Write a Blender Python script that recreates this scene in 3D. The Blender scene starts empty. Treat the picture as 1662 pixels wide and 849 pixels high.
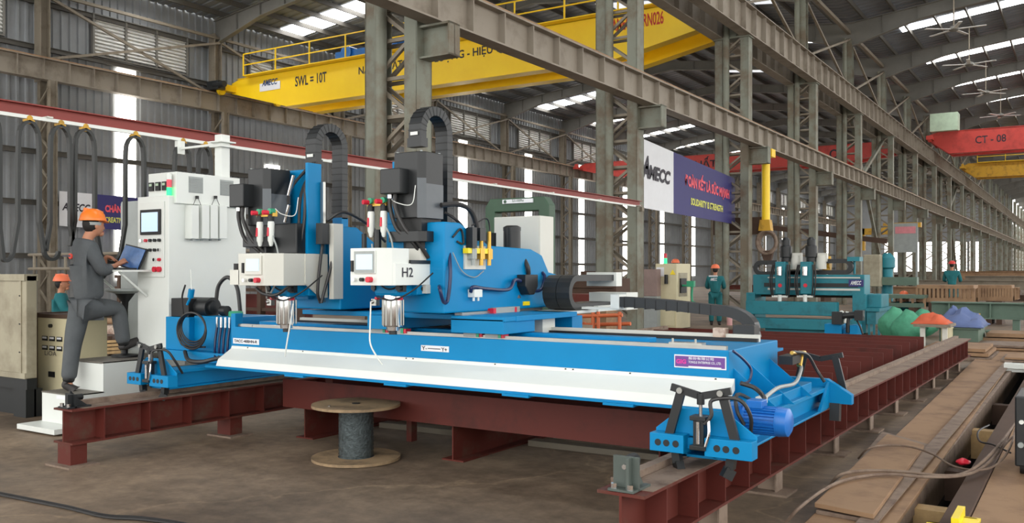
import bpy, bmesh, math, random
from mathutils import Vector, Matrix, noise
random.seed(7)
# ------------------------------------------------------------------ camera, sky, exposure
sc = bpy.context.scene
col = sc.collection
FPX = 1450.0; THETA = math.atan(934 / FPX); CT = math.cos(THETA); ST = math.sin(THETA)
CAMZ = 1.55; HORIZON = 442.0
cam_data = bpy.data.cameras.new('camera'); cam = bpy.data.objects.new('camera', cam_data); col.objects.link(cam)
cam.location = (0, 0, CAMZ); cam.rotation_euler = (math.pi / 2, 0, THETA)
cam_data.sensor_width = 36; cam_data.lens = 36 * FPX / 1662; cam_data.shift_y = (HORIZON - 424.5) / 1662
cam_data.clip_start = 0.05; cam_data.clip_end = 900
sc.camera = cam
world = bpy.data.worlds.new('sky'); sc.world = world; world.use_nodes = True
bg = world.node_tree.nodes['Background']; bg.inputs[0].default_value = (1.0, 0.99, 0.96, 1); bg.inputs[1].default_value = 2.3
sc.view_settings.view_transform = 'Standard'; sc.view_settings.look = 'None'
sc.view_settings.gamma = 1; sc.view_settings.use_curve_mapping = False
sc.view_settings.exposure = 0.4
SKYLIGHT = 9.0; WALLSTRIP = 7.0

# ------------------------------------------------------------------ helpers
def at(u, v, X=None, Y=None, Z=None):
    a = (u - 831) / FPX; b = -(v - HORIZON) / FPX
    d = Vector((-ST + CT * a, CT + ST * a, b))
    t = X / d[0] if X is not None else Y / d[1] if Y is not None else (Z - CAMZ) / d[2]
    return Vector((d[0] * t, d[1] * t, CAMZ + d[2] * t))
def lin(c):
    if isinstance(c, str):
        c = tuple(int(c[i:i + 2], 16) / 255 for i in (0, 2, 4))
    return tuple((x / 12.92 if x <= .04045 else ((x + .055) / 1.055) ** 2.4) for x in c[:3])
def mat(name, c, rough=.5, metal=0., var=.12, scale=3., bump=0., emit=0., c2=None, mix=(.45, .7), spec=.5, coords='Object'):
    m = bpy.data.materials.new(name); m.use_nodes = True; nt = m.node_tree; N = nt.nodes; L = nt.links
    b = N['Principled BSDF']; c = lin(c)
    b.inputs['Roughness'].default_value = rough; b.inputs['Metallic'].default_value = metal
    b.inputs['Specular IOR Level'].default_value = spec
    g = N.new('ShaderNodeNewGeometry')
    n = N.new('ShaderNodeTexNoise'); n.inputs['Scale'].default_value = scale; n.inputs['Detail'].default_value = 6; n.inputs['Roughness'].default_value = .65
    L.new(g.outputs['Position'], n.inputs['Vector'])
    r = N.new('ShaderNodeValToRGB'); L.new(n.outputs['Fac'], r.inputs[0])
    k = lin(c2) if c2 else tuple(x * (1 - var) for x in c)
    k2 = c if c2 else tuple(min(1, x * (1 + var)) for x in c)
    r.color_ramp.elements[0].position = mix[0] if c2 else .3; r.color_ramp.elements[0].color = (*(k2 if c2 else k), 1)
    r.color_ramp.elements[1].position = mix[1] if c2 else .7; r.color_ramp.elements[1].color = (*(k if c2 else k2), 1)
    L.new(r.outputs[0], b.inputs['Base Color'])
    if bump:
        bp = N.new('ShaderNodeBump'); bp.inputs['Strength'].default_value = bump; bp.inputs['Distance'].default_value = .02
        L.new(n.outputs['Fac'], bp.inputs['Height']); L.new(bp.outputs[0], b.inputs['Normal'])
    if emit:
        b.inputs['Emission Color'].default_value = (*c, 1); b.inputs['Emission Strength'].default_value = emit
    return m
def rootloc(p):
    while p.parent: p = p.parent
    return p.location.copy()
class MB:
    def __init__(s): s.bm = bmesh.new()
    def v(s, p): return s.bm.verts.new(p)
    def face(s, ps):
        return s.bm.faces.new([s.v(p) for p in ps])
    def box(s, x0, x1, y0, y1, z0, z1):
        vs = [s.v((x, y, z)) for x in (x0, x1) for y in (y0, y1) for z in (z0, z1)]
        for f in ((0, 1, 3, 2), (4, 6, 7, 5), (0, 4, 5, 1), (2, 3, 7, 6), (0, 2, 6, 4), (1, 5, 7, 3)):
            s.bm.faces.new([vs[i] for i in f])
        return s
    def cbox(s, c, sx, sy, sz): return s.box(c[0] - sx / 2, c[0] + sx / 2, c[1] - sy / 2, c[1] + sy / 2, c[2] - sz / 2, c[2] + sz / 2)
    def obox(s, a, b, w, h, up=(0, 0, 1)):     # bar from a to b with section w x h
        a = Vector(a); b = Vector(b); d = (b - a).normalized(); up = Vector(up)
        sd = d.cross(up)
        if sd.length < 1e-4: sd = d.cross(Vector((1, 0, 0)))
        sd.normalize(); u2 = sd.cross(d).normalized()
        vs = [s.v(p + sd * i * w / 2 + u2 * j * h / 2) for p in (a, b) for i in (-1, 1) for j in (-1, 1)]
        for f in ((0, 1, 3, 2), (4, 6, 7, 5), (0, 4, 5, 1), (2, 3, 7, 6), (0, 2, 6, 4), (1, 5, 7, 3)):
            s.bm.faces.new([vs[i] for i in f])
        return s
    def prism(s, pts, ax, a0, a1):             # polygon in the two other axes, extruded along ax
        def mk(p, a): return {'x': (a, p[0], p[1]), 'y': (p[0], a, p[1]), 'z': (p[0], p[1], a)}[ax]
        A = [s.v(mk(p, a0)) for p in pts]; B = [s.v(mk(p, a1)) for p in pts]
        s.bm.faces.new(A); s.bm.faces.new(B[::-1])
        n = len(pts)
        for i in range(n): s.bm.faces.new([A[i], A[(i + 1) % n], B[(i + 1) % n], B[i]])
        return s
    def cyl(s, a, b, r, n=14, r2=None):
        a = Vector(a); b = Vector(b); r2 = r if r2 is None else r2
        d = (b - a).normalized(); q = d.orthogonal().normalized(); w = d.cross(q)
        A = []; B = []
        for i in range(n):
            t = 2 * math.pi * i / n; o = q * math.cos(t) + w * math.sin(t)
            A.append(s.v(a + o * r)); B.append(s.v(b + o * r2))
        s.bm.faces.new(A[::-1]); s.bm.faces.new(B)
        for i in range(n): s.bm.faces.new([A[i], A[(i + 1) % n], B[(i + 1) % n], B[i]])
        return s
    def lathe(s, c, prof, n=24, ax=(0, 0, 1)):
        c = Vector(c); d = Vector(ax).normalized(); q = d.orthogonal().normalized(); w = d.cross(q); prev = None
        for (r, z) in prof:
            ring = [s.v(c + d * z + (q * math.cos(2 * math.pi * i / n) + w * math.sin(2 * math.pi * i / n)) * max(r, .0004)) for i in range(n)]
            if prev:
                for i in range(n): s.bm.faces.new([prev[i], prev[(i + 1) % n], ring[(i + 1) % n], ring[i]])
            else: s.bm.faces.new(ring[::-1])
            prev = ring
        s.bm.faces.new(prev); return s
    def tube(s, pts, r, n=7, sm=6):
        pts = [Vector(p) for p in pts]
        if sm and len(pts) > 2:
            P = [pts[0] * 2 - pts[1]] + pts + [pts[-1] * 2 - pts[-2]]; out = []
            for i in range(1, len(P) - 2):
                for k in range(sm):
                    t = k / sm; a, b, c, d = P[i - 1:i + 3]
                    out.append(.5 * ((2 * b) + (c - a) * t + (2 * a - 5 * b + 4 * c - d) * t * t + (3 * b - a - 3 * c + d) * t ** 3))
            out.append(pts[-1]); pts = out
        prev = None; q = None
        for i, p in enumerate(pts):
            d = (pts[min(i + 1, len(pts) - 1)] - pts[max(i - 1, 0)]).normalized()
            q = d.orthogonal().normalized() if q is None else (q - d * q.dot(d)).normalized()
            w = d.cross(q)
            ring = [s.v(p + (q * math.cos(2 * math.pi * k / n) + w * math.sin(2 * math.pi * k / n)) * r) for k in range(n)]
            if prev:
                for k in range(n): s.bm.faces.new([prev[k], prev[(k + 1) % n], ring[(k + 1) % n], ring[k]])
            else: s.bm.faces.new(ring[::-1])
            prev = ring
        s.bm.faces.new(prev); return s
    def band(s, path, w, t, ax):               # strip (cable chain): path in 3-D, width w along axis ax, thickness t
        ax = Vector(ax).normalized(); path = [Vector(p) for p in path]; prev = None
        for i, p in enumerate(path):
            d = (path[min(i + 1, len(path) - 1)] - path[max(i - 1, 0)]).normalized(); n = d.cross(ax).normalized()
            ring = [s.v(p + ax * a * w / 2 + n * b * t / 2) for a, b in ((-1, -1), (1, -1), (1, 1), (-1, 1))]
            if prev:
                for k in range(4): s.bm.faces.new([prev[k], prev[(k + 1) % 4], ring[(k + 1) % 4], ring[k]])
            else: s.bm.faces.new(ring[::-1])
            prev = ring
        s.bm.faces.new(prev); return s
    def ibeam(s, a, b, w, h, tf=.02, tw=.015):   # a,b = centre of the TOP face ends
        a = Vector(a); b = Vector(b)
        s.obox(a - Vector((0, 0, tf / 2)), b - Vector((0, 0, tf / 2)), w, tf)
        s.obox(a - Vector((0, 0, h - tf / 2)), b - Vector((0, 0, h - tf / 2)), w, tf)
        s.obox(a - Vector((0, 0, h / 2)), b - Vector((0, 0, h / 2)), tw, h - 2 * tf); return s
    def ball(s, c, r, sc_=(1, 1, 1), n=12):
        bmesh.ops.create_uvsphere(s.bm, u_segments=n, v_segments=max(6, n // 2 + 2), radius=r, matrix=Matrix.Translation(c) @ Matrix.Diagonal((*sc_, 1))); return s
    def build(s, name, m, parent=None, smooth=False, bevel=0.):
        bm = s.bm
        bmesh.ops.recalc_face_normals(bm, faces=bm.faces[:])
        me = bpy.data.meshes.new(name); o = bpy.data.objects.new(name, me); col.objects.link(o)
        if parent:
            off = rootloc(parent); o.parent = parent
        else:
            xs = [v.co for v in bm.verts]
            off = Vector(((min(p.x for p in xs) + max(p.x for p in xs)) / 2, (min(p.y for p in xs) + max(p.y for p in xs)) / 2, min(p.z for p in xs)))
            o.location = off
        bmesh.ops.translate(bm, verts=bm.verts[:], vec=-off)
        bm.to_mesh(me); bm.free(); me.materials.append(m)
        if smooth:
            for p in me.polygons: p.use_smooth = True
            try: me.set_sharp_from_angle(angle=math.radians(38))
            except Exception: pass
        if bevel:
            b = o.modifiers.new('bevel', 'BEVEL'); b.width = bevel; b.segments = 2; b.limit_method = 'ANGLE'
        return o
def tag(o, label=None, cat=None, group=None, kind=None):
    if label: o['label'] = label
    if cat: o['category'] = cat
    if group: o['group'] = group
    if kind: o['kind'] = kind
    return o
def thing(name, loc, label, cat, group=None):
    o = bpy.data.objects.new(name, None); o.empty_display_size = .2; o.location = loc; col.objects.link(o)
    return tag(o, label, cat, group)
def copy_tree(o, parent=None):
    c = o.copy(); col.objects.link(c)
    if parent: c.parent = parent
    for ch in list(o.children): copy_tree(ch, c)
    return c
def text(s, m, origin, right, w, h, parent, up=(0, 0, 1), shear=0., bold=.012, name='lettering', ext=.002):
    cu = bpy.data.curves.new('txt', 'FONT'); cu.body = s; cu.extrude = 0; cu.offset = bold; cu.shear = shear; cu.resolution_u = 3
    t = bpy.data.objects.new('txt', cu); col.objects.link(t); bpy.context.view_layer.update()
    me = bpy.data.meshes.new_from_object(t.evaluated_get(bpy.context.evaluated_depsgraph_get()))
    bpy.data.objects.remove(t)
    bm = bmesh.new(); bm.from_mesh(me); bpy.data.meshes.remove(me)
    xs = [v.co.x for v in bm.verts]; ys = [v.co.y for v in bm.verts]
    x0, x1, y0, y1 = min(xs), max(xs), min(ys), max(ys)
    R = Vector(right).normalized(); U = Vector(up).normalized(); Nn = R.cross(U); off = Vector(origin)
    for v in bm.verts:
        v.co = off + R * ((v.co.x - x0) / (x1 - x0) * w) + U * ((v.co.y - y0) / (y1 - y0) * h) + Nn * ext
    b = MB(); b.bm.free(); b.bm = bm
    rl = rootloc(parent); bmesh.ops.translate(bm, verts=bm.verts[:], vec=-rl)
    me = bpy.data.meshes.new(name); bm.to_mesh(me); bm.free(); me.materials.append(m)
    o = bpy.data.objects.new(name, me); col.objects.link(o); o.parent = parent
    return o
ORD = ['nearest', 'second', 'third', 'fourth', 'fifth', 'sixth', 'seventh', 'eighth', 'ninth', 'tenth', 'eleventh', 'twelfth', 'thirteenth', 'fourteenth', 'fifteenth', 'sixteenth', 'seventeenth', 'eighteenth', 'nineteenth', 'twentieth'] + ['twenty ' + w for w in ('first', 'second', 'third', 'fourth', 'fifth', 'sixth', 'seventh', 'eighth', 'ninth')] + ['thirtieth', 'thirty first', 'thirty second']
def ordn(i): return ORD[i] if i < len(ORD) else 'far'

M = dict(
    floor=mat('concrete_floor', '867767', .75, var=.0, scale=.9, bump=.25, c2='5a4e43', mix=(.42, .68)),
    wall=mat('wall_sheet', '8d9092', .6, .1, var=.16, scale=.5),
    roof=mat('roof_sheet', '848a92', .55, .1, var=.15, scale=.7),
    steel=mat('painted_grey_steel', '82796a', .6, .1, scale=2., c2='665a49', mix=(.5, .75)),
    steelgreen=mat('green_grey_steel', '7c7f72', .6, .1, scale=1.6, c2='6c6150', mix=(.44, .62)),
    girder=mat('runway_girder_steel', '90877a', .6, .1, scale=1.5, c2='6f6456', mix=(.5, .75)),
    rafter=mat('rafter_steel', '77756f', .6, .1, scale=1.),
    dark=mat('dark_purlin_steel', '55524c', .6, .1),
    dim=mat('dim_translucent_panel', 'e8ecf0', .5, emit=.75, var=.1),  # translucent roof panel with weaker emission than the other strips
    redbeam=mat('red_beam_paint', '8a3a33', .55),
    sky=mat('translucent_roof_panel', 'ffffff', .5, emit=SKYLIGHT, var=0.),
    strip=mat('translucent_wall_panel', 'fffaf0', .5, emit=WALLSTRIP, var=0.),
    louvre=mat('louvre_sheet', 'dcdcd8', .5),
    yellow=mat('crane_yellow', 'ffd21a', .4, var=.06, scale=.8),
    yellow2=mat('old_yellow', 'c99a28', .5, scale=3, c2='8c6a22', mix=(.5, .7)),
    red=mat('crane_red', 'c8453c', .5, scale=1.2, c2='8e2d28', mix=(.5, .8)),
    primer=mat('red_primer', '5c2720', .55, spec=.3, scale=2.5, c2='43201a', mix=(.5, .75)),
    primerdark=mat('red_primer_dusty', '5c2820', .65, spec=.3, scale=5, c2='584237', mix=(.5, .72)),
    dusty=mat('dusty_steel_top', '8a7869', .7, .2, scale=6, c2='665246', mix=(.45, .7)),
    rust=mat('rusty_plate', '9c7d5f', .75, .1, scale=2.5, c2='7c6049', mix=(.45, .7), bump=.15),
    rustdark=mat('dark_rust', '4e3a2e', .8, scale=4),
    blue=mat('machine_blue', '0080b8', .42, spec=.22, var=.05, scale=2.),
    blue2=mat('motor_blue', '1a6fc4', .35, var=.08),
    white=mat('machine_white', 'dde1dc', .38, var=.03, scale=1.5),
    cream=mat('cover_grey_white', 'cfcfc6', .4, var=.03),
    grey=mat('machine_grey', '9aa09e', .4),
    black=mat('black_casting', '1c1f21', .42, var=.15),
    chain=mat('cable_chain_plastic', '222527', .45, var=.12, scale=8),
    rubber=mat('black_rubber', '141516', .5, var=.1),
    festoon=mat('flat_cable', '2b2d2c', .55, var=.15),
    chrome=mat('chrome', 'dcdcdc', .16, 1., var=.03),
    rail=mat('ground_steel_rail', 'a9aaa6', .3, .9, var=.1),
    teal=mat('old_machine_teal', '1b7a88', .5, scale=3, c2='175c68', mix=(.5, .75)),
    green=mat('machine_dark_green', '35523d', .5),
    stopgrey=mat('end_stop_grey', '4d5651', .5),
    shell=mat('motor_shell_grey', '5a6065', .4),
    greenlight=mat('green_lamp', '18e070', .3, emit=1.6, var=0.),
    navy=mat('banner_navy', '33306e', .6, var=.04), bwhite=mat('banner_white', 'e4e6ea', .6, var=.03),
    pink=mat('banner_pink', 'ee5c6c', .6, var=.03), byel=mat('banner_yellow', 'dede6a', .6, var=.03),
    ink=mat('dark_lettering', '2a2733', .6, var=.02), crimson=mat('red_lettering', 'c0301e', .5, var=.02),
    logo=mat('logo_blue', '2f4a78', .5, var=.02), purple=mat('purple_plate', '6a3f8e', .4, var=.03), magenta=mat('magenta_mark', 'd0389a', .4, var=.02),
    orange=mat('helmet_orange', 'f9812c', .3, var=.03), skin=mat('skin', 'b98062', .5, var=.06), hair=mat('hair', '1a1614', .7),
    cloth=mat('grey_workwear', '53575a', .85, var=.1, scale=9, bump=.3), clothteal=mat('teal_workwear', '1d6a70', .85, var=.12, scale=8),
    shoe=mat('dark_shoe', '33302f', .6), beige=mat('beige_cabinet_paint', 'cfc6a4', .5, var=.05, scale=3),
    oldbeige=mat('dusty_beige_paint', 'a39c86', .6, scale=2.5, c2='857c68', mix=(.45, .7)),
    wood=mat('bare_wood', 'b99a6b', .7, var=.15, scale=12), ply=mat('reel_plywood', '9a8263', .75, scale=5, c2='72604a', mix=(.45, .65)),
    film=mat('wrapped_wire', '4a5355', .14, .5, var=.35, scale=30, bump=.9),
    screen=mat('lit_screen', 'b9d3e6', .3, emit=.35, var=.02), lapscreen=mat('laptop_screen', '3d5f8e', .25, emit=.25, var=.3, scale=14),
    brass=mat('brass', 'c7a04c', .35, .8), redpl=mat('red_plastic', 'd2223a', .35), greenpl=mat('green_plastic', '2f9a72', .4),
    sack=mat('green_sack', '4f9d7c', .7, var=.15, scale=9, bump=.4), tarpo=mat('orange_tarp', 'cf5f3c', .7, bump=.3), tarpb=mat('blue_tarp', '5c6d99', .7, bump=.3),
    bag=mat('pale_bag', 'c9b5a4', .8, scale=14, c2='8f6f62', mix=(.45, .65)), mesh=mat('greenish_beam', '5c7263', .55, scale=3),
    pyel=mat('bright_yellow_paint', 'f5da1a', .4, var=.03), hose=mat('rubber_hose', '2c2b2b', .45), bluehose=mat('navy_hose', '16254e', .35),
    orangepipe=mat('orange_painted_tube', 'c9683f', .5), palegreen=mat('pale_green_strip', 'b9cfb5', .6),
    pit=mat('pit_dark', '2a2622', .9), tread=mat('tread_plate', '77726a', .6, .3, var=.2, scale=40),
)

def floor_detail():
    m = M['floor']; nt = m.node_tree; N = nt.nodes; L = nt.links; b = N['Principled BSDF']
    g = N.new('ShaderNodeNewGeometry'); src = b.inputs['Base Color'].links[0].from_socket
    n2 = N.new('ShaderNodeTexNoise'); n2.inputs['Scale'].default_value = 7; n2.inputs['Detail'].default_value = 8; n2.inputs['Roughness'].default_value = .7
    n3 = N.new('ShaderNodeTexNoise'); n3.inputs['Scale'].default_value = .35; n3.inputs['Detail'].default_value = 5
    v = N.new('ShaderNodeTexVoronoi'); v.feature = 'DISTANCE_TO_EDGE'; v.inputs['Scale'].default_value = .22
    w = N.new('ShaderNodeVectorMath'); w.operation = 'ADD'
    ns = N.new('ShaderNodeTexNoise'); ns.inputs['Scale'].default_value = 1.5; ns.inputs['Detail'].default_value = 5
    L.new(g.outputs['Position'], n2.inputs['Vector']); L.new(g.outputs['Position'], n3.inputs['Vector']); L.new(g.outputs['Position'], ns.inputs['Vector'])
    L.new(g.outputs['Position'], w.inputs[0]); L.new(ns.outputs['Color'], w.inputs[1]); L.new(w.outputs[0], v.inputs['Vector'])
    def mult(a, fac, lo, hi, c0, c1):
        r = N.new('ShaderNodeValToRGB'); r.color_ramp.elements[0].position = lo; r.color_ramp.elements[1].position = hi
        r.color_ramp.elements[0].color = (*c0, 1); r.color_ramp.elements[1].color = (*c1, 1); L.new(fac, r.inputs[0])
        x = N.new('ShaderNodeMix'); x.data_type = 'RGBA'; x.blend_type = 'MULTIPLY'; x.inputs[0].default_value = 1
        L.new(a, x.inputs[6]); L.new(r.outputs[0], x.inputs[7]); return x.outputs[2]
    o = mult(src, n2.outputs['Fac'], .35, .65, (.72, .7, .68), (1.15, 1.13, 1.1))
    o = mult(o, n3.outputs['Fac'], .4, .6, (.75, .73, .7), (1.2, 1.15, 1.08))
    o = mult(o, v.outputs['Distance'], .0, .006, (1.45, 1.45, 1.4), (1, 1, 1))
    L.new(o, b.inputs['Base Color']); b.inputs['Roughness'].default_value = .62
floor_detail()
# ------------------------------------------------------------------ building
Y_FIRST = 11.3; BAY = 8.25; NB = 18
XA, XB = -34.5, -9.5
YEND = Y_FIRST + BAY * 17
YFAR = Y_FIRST + BAY * 29
# floor
b = MB(); b.box(-60, 40, -14, 0.0, -.3, 0)
b = MB()
b.box(-60, -1.0, -14, 260, -.3, 0)
b.box(-.74, 40, -14, 260, -.3, 0)
b.box(-1.0, -.74, 24, 260, -.3, 0); b.box(-1.0, -.74, -14, 1.0, -.3, 0)
b.build('floor', M['floor'])['kind'] = 'structure'
b = MB(); b.box(-1.0, -.74, 1, 24, -.75, -.7); b.box(-1.02, -1.0, 1, 24, -.75, -.3); b.box(-.74, -.72, 1, 24, -.75, -.3)
b.build('trim_1', M['pit'])['kind'] = 'structure'
# left wall with corrugated sheets
def corrug(n0, n1, pitch, fn, depth):
    """list of (t, d) profile points of a trapezoid sheet"""
    out = []; t = n0
    while t < n1:
        out += [(t, 0), (t + pitch * .55, 0), (t + pitch * .65, depth), (t + pitch * .9, depth)]; t += pitch
    return out
def sheet(name, prof, lo, hi, mp, m):
    b = MB(); pa = None
    for t, d in prof:
        A = b.v(mp(t, d, lo)); B = b.v(mp(t, d, hi))
        if pa: b.bm.faces.new([pa[0], A, B, pa[1]])
        pa = (A, B)
    o = b.build(name, m); o['kind'] = 'structure'; return o
sheet('wall_left', corrug(-6, YEND + 8, .36, None, .07), 0, 13.72, lambda t, d, z: (XA - .45 + d, t, z), M['wall'])
# roof sheets (four slopes)
RS = .115; RIDGE_L = (XA + XB) / 2; RIDGE_R = 2.5
def roofz(x):
    if x <= XB: return 13.15 + RS * (12.5 - abs(x - RIDGE_L))
    return 13.15 + RS * (12. - abs(x - RIDGE_R))
pr = corrug(-9, YEND + 2, .5, None, .05)
sheet('ceiling', pr, XA - .4, RIDGE_L, lambda t, d, x: (x, t, roofz(x) + .45 + d), M['roof'])
sheet('ceiling.001', pr, RIDGE_L, XB, lambda t, d, x: (x, t, roofz(x) + .45 + d), M['roof'])
pr = corrug(-9, YFAR + 4, .5, None, .05)
sheet('ceiling.002', pr, XB, RIDGE_R, lambda t, d, x: (x, t, roofz(x) + .45 + d), M['roof'])
sheet('ceiling.003', pr, RIDGE_R, 14.5, lambda t, d, x: (x, t, roofz(x) + .45 + d), M['roof'])
# end wall of the left bay with its bright openings
b = MB()
ye = YEND + 2
ops = [(-27.5, -25.6), (-25.2, -23.4), (-23, -20.2), (-20.0, -18.4), (-17.8, -15.6), (-15.2, -13.9)]
b.box(XA, XB, ye, ye + .2, 6.3, 15.5); b.box(XA, XB, ye, ye + .2, 0, 1.6)
xs = [XA] + [q for o_ in ops for q in o_] + [XB]
for i in range(0, len(xs), 2): b.box(xs[i], xs[i + 1], ye, ye + .2, 1.6, 6.3)
b.box(XB, 14.5, YFAR + 3, YFAR + 3.2, 0, 15.5)
b.build('wall_back', M['wall'])['kind'] = 'structure'
for i, (x0, x1) in enumerate(ops):
    b = MB(); b.box(x0, x1, ye + .05, ye + .1, 1.6, 6.3); b.build('window_%d' % (i + 1), M['strip'])['kind'] = 'structure'
# skylights in the roof
bays = [Y_FIRST + BAY * (i + .5) for i in range(-1, 29)]
for i, y in enumerate(bays):
    for j, (x0, x1) in enumerate(((-33.8, -28.2), (-15.5, -11.4), (-7.9, 1.))):
        if i > 17 and j < 2: continue
        dimp = j == 1 and i % 2 == 0 and i < 9
        if dimp: x0, x1 = -20.5, -12.
        w = .5 if j == 2 else .75
        b = MB(); z0 = roofz(x0) + .42; z1 = roofz(x1) + .42
        b.prism([(x0, z0), (x1, z1), (x1, z1 + .02), (x0, z0 + .02)], 'y', y - w, y + w)
        o = b.build('skylight', M['dim' if dimp else 'sky'])
        side = ('left bay outer slope', 'left bay inner slope', 'right bay')[j]
        tag(o, f'bright roof panel strip, {ordn(i)} from the camera, {side}', 'skylight', 'translucent roof panels of the ' + side)
# wall translucent strips and louvres
for i in range(17):
    y = 23.7 + BAY * (i - 1) - .3 + (0 if i < 2 else 0)
    b = MB(); 
    if i == 2: b.box(XA - .37, XA - .35, y - .45, y + .45, 1.2, 7.0)
    else: b.box(XA - .37, XA - .35, y - .45, y + .45, 1.2, 10.3)
    tag(b.build('wall_skylight', M['strip']), f'bright translucent strip in the corrugated left wall, {ordn(i)} from the camera', 'window panel', 'translucent strips of the left wall')
    t = thing('wall_louvre', (XA - .3, y + 2, 10.6), f'pale louvred vent high in the left wall, {ordn(i)} from the camera', 'vent', 'louvred vents of the left wall')
    b = MB()
    for k in range(10): b.prism([(XA - .36, 10.7 + k * .15), (XA - .25, 10.72 + k * .15), (XA - .36, 10.84 + k * .15)], 'y', y - 1.6, y + 3.0)
    b.build('slats', M['louvre'], t)
    b = MB(); 
    for yy in (-1.6, -.1, 1.4, 3.0): b.box(XA - .36, XA - .2, y + yy - .04, y + yy + .04, 10.6, 12.3)
    b.box(XA - .36, XA - .2, y - 1.64, y + 3.04, 10.56, 10.62); b.box(XA - .36, XA - .2, y - 1.64, y + 3.04, 12.28, 12.34)
    b.build('frame', M['rafter'], t)
# wall girts
for k, z in enumerate((2.2, 4.3, 6.3, 7.9, 10.4, 12.2)):
    b = MB(); b.ibeam((XA - .25, -5, z + .1), (XA - .25, YEND, z + .1), .14, .2, .02, .02)
    tag(b.build('wall_girt', M['dark']), f'long dark horizontal rail on the left wall, {("lowest", "second from the floor", "third from the floor", "fourth from the floor", "fifth from the floor", "topmost")[k]}', 'wall rail', 'horizontal rails of the left wall')
# purlins
for j, (xa, xb, nm) in enumerate(((XA, RIDGE_L, 'outer slope of the left bay'), (RIDGE_L, XB, 'inner slope of the left bay'), (XB, RIDGE_R, 'right bay'))):
    n = 9
    for k in range(n):
        x = xa + (xb - xa) * (k + .5) / n; z = roofz(x) + .42
        b = MB(); b.box(x - .04, x + .04, -6, YFAR if xa == XB else YEND, z - .22, z)
        tag(b.build('roof_purlin', M['dark']), f'long roof purlin under the {nm}, {ordn(k).replace("nearest", "first")} from its left edge', 'purlin', 'purlins of the ' + nm)
# rafters
def rafter(x0, x1, ridge, y):
    b = MB()
    xr = (x0 + x1) / 2
    for sgn, xe in ((1, x0), (-1, x1)):
        n = 8; pts = []
        for i in range(n + 1):
            x = xe + (xr - xe) * i / n; t = abs(x - xe)
            h = .55 + max(0, (3.4 - t)) * .17
            pts.append((x, roofz(x) + .2 if i < n else roofz(x) + .2, h))
        up = [(p[0], p[1]) for p in pts]; lo = [(p[0], p[1] - p[2]) for p in pts][::-1]
        b.prism(up + lo, 'y', y - .012, y + .012)
        b.prism(up + [(p[0], p[1] - .03) for p in pts][::-1], 'y', y - .13, y + .13)
        b.prism([(p[0], p[1] - p[2] + .03) for p in pts] + lo, 'y', y - .13, y + .13)
        for i in range(1, n):
            x, zt, h = pts[i]; b.box(x - .012, x + .012, y - .12, y + .12, zt - h, zt)
    return b
for i in range(-1, 29):
    y = Y_FIRST + BAY * i
    for (a, c, nm) in ((XA, XB, 'left bay'), (XB, 14.5, 'right bay')):
        if i > 16 and nm == 'left bay': continue
        tag(rafter(a, c, 0, y).build('roof_rafter', M['rafter']), f'grey steel roof rafter spanning the {nm}, {ordn(i + 1)} from the camera', 'rafter', 'roof rafters of the ' + nm)
# ---- columns of the middle row (lattice legs, upper shaft, corbel)
def leg(b, x, y, z0, z1, w=.26, d=.34):
    b.box(x - w / 2, x + w / 2, y - d / 2, y - d / 2 + .025, z0, z1); b.box(x - w / 2, x + w / 2, y + d / 2 - .025, y + d / 2, z0, z1); b.box(x - .012, x + .012, y - d / 2, y + d / 2, z0, z1)
def make_colB(y):
    t = thing('lattice_column', (XB, y, 0), '', 'column', 'lattice columns of the middle row')
    for s in (-1, 1):
        b = MB(); x = XB + s * .42
        b.box(x - .012 - .12, x + .12, y - .19, y - .165, .02, 9); b.box(x - .13, x + .13, y + .165, y + .19, .02, 9); b.box(x - .13, x - .105, y - .19, y + .19, .02, 9) if s < 0 else b.box(x + .105, x + .13, y - .19, y + .19, .02, 9)
        b.build('leg', M['steelgreen'], t)
    for s in (-1, 1):
        b = MB(); z = .35; k = 0
        while z < 8.6:
            b.obox((XB - .42 * (1 if k % 2 else -1), y + s * .15, z), (XB + .42 * (1 if k % 2 else -1), y + s * .15, z + .62), .06, .06)
            b.obox((XB - .42, y + s * .15, z + .62), (XB + .42, y + s * .15, z + .62), .05, .06); z += .62; k += 1
        b.build('lacing', M['steel'], t)
    b = MB(); b.cyl((XB - .15, y - .26, .02), (XB - .15, y - .26, 12.6), .1, 14); b.build('downpipe', M['steelgreen'], t, smooth=True)
    b = MB(); b.box(XB - .16, XB + .16, y - .2, y - .175, 9, 12.55); b.box(XB - .16, XB + .16, y + .175, y + .2, 9, 12.55); b.box(XB - .012, XB + .012, y - .18, y + .18, 9, 12.55); b.box(XB - .6, XB + .6, y - .25, y + .25, 8.96, 9.0)
    b.build('upper_shaft', M['steelgreen'], t)
    b = MB(); b.box(XB + .55, XB + 1.15, y - .14, y + .14, 4.95, 4.98); b.box(XB + .55, XB + 1.15, y - .14, y + .14, 5.44, 5.475); b.box(XB + .55, XB + 1.15, y - .012, y + .012, 4.97, 5.45); b.box(XB + 1.12, XB + 1.15, y - .14, y + .14, 4.95, 5.47)
    b.build('corbel', M['steelgreen'], t)
    b = MB(); b.box(XB - .65, XB + .65, y - .3, y + .3, 0, .02)
    for sx in (-.6, .6):
        for sy in (-.25, .25): b.cyl((XB + sx, y + sy, .02), (XB + sx, y + sy, .08), .02, 6)
    b.build('base_plate', M['steel'], t)
    return t
c0 = make_colB(Y_FIRST)
for i in range(30):
    c = c0 if i == 0 else copy_tree(c0)
    c.location = (XB, Y_FIRST + BAY * i, 0)
    c['label'] = f'grey green steel lattice column, {ordn(i)} from the camera in the middle row'
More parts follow.
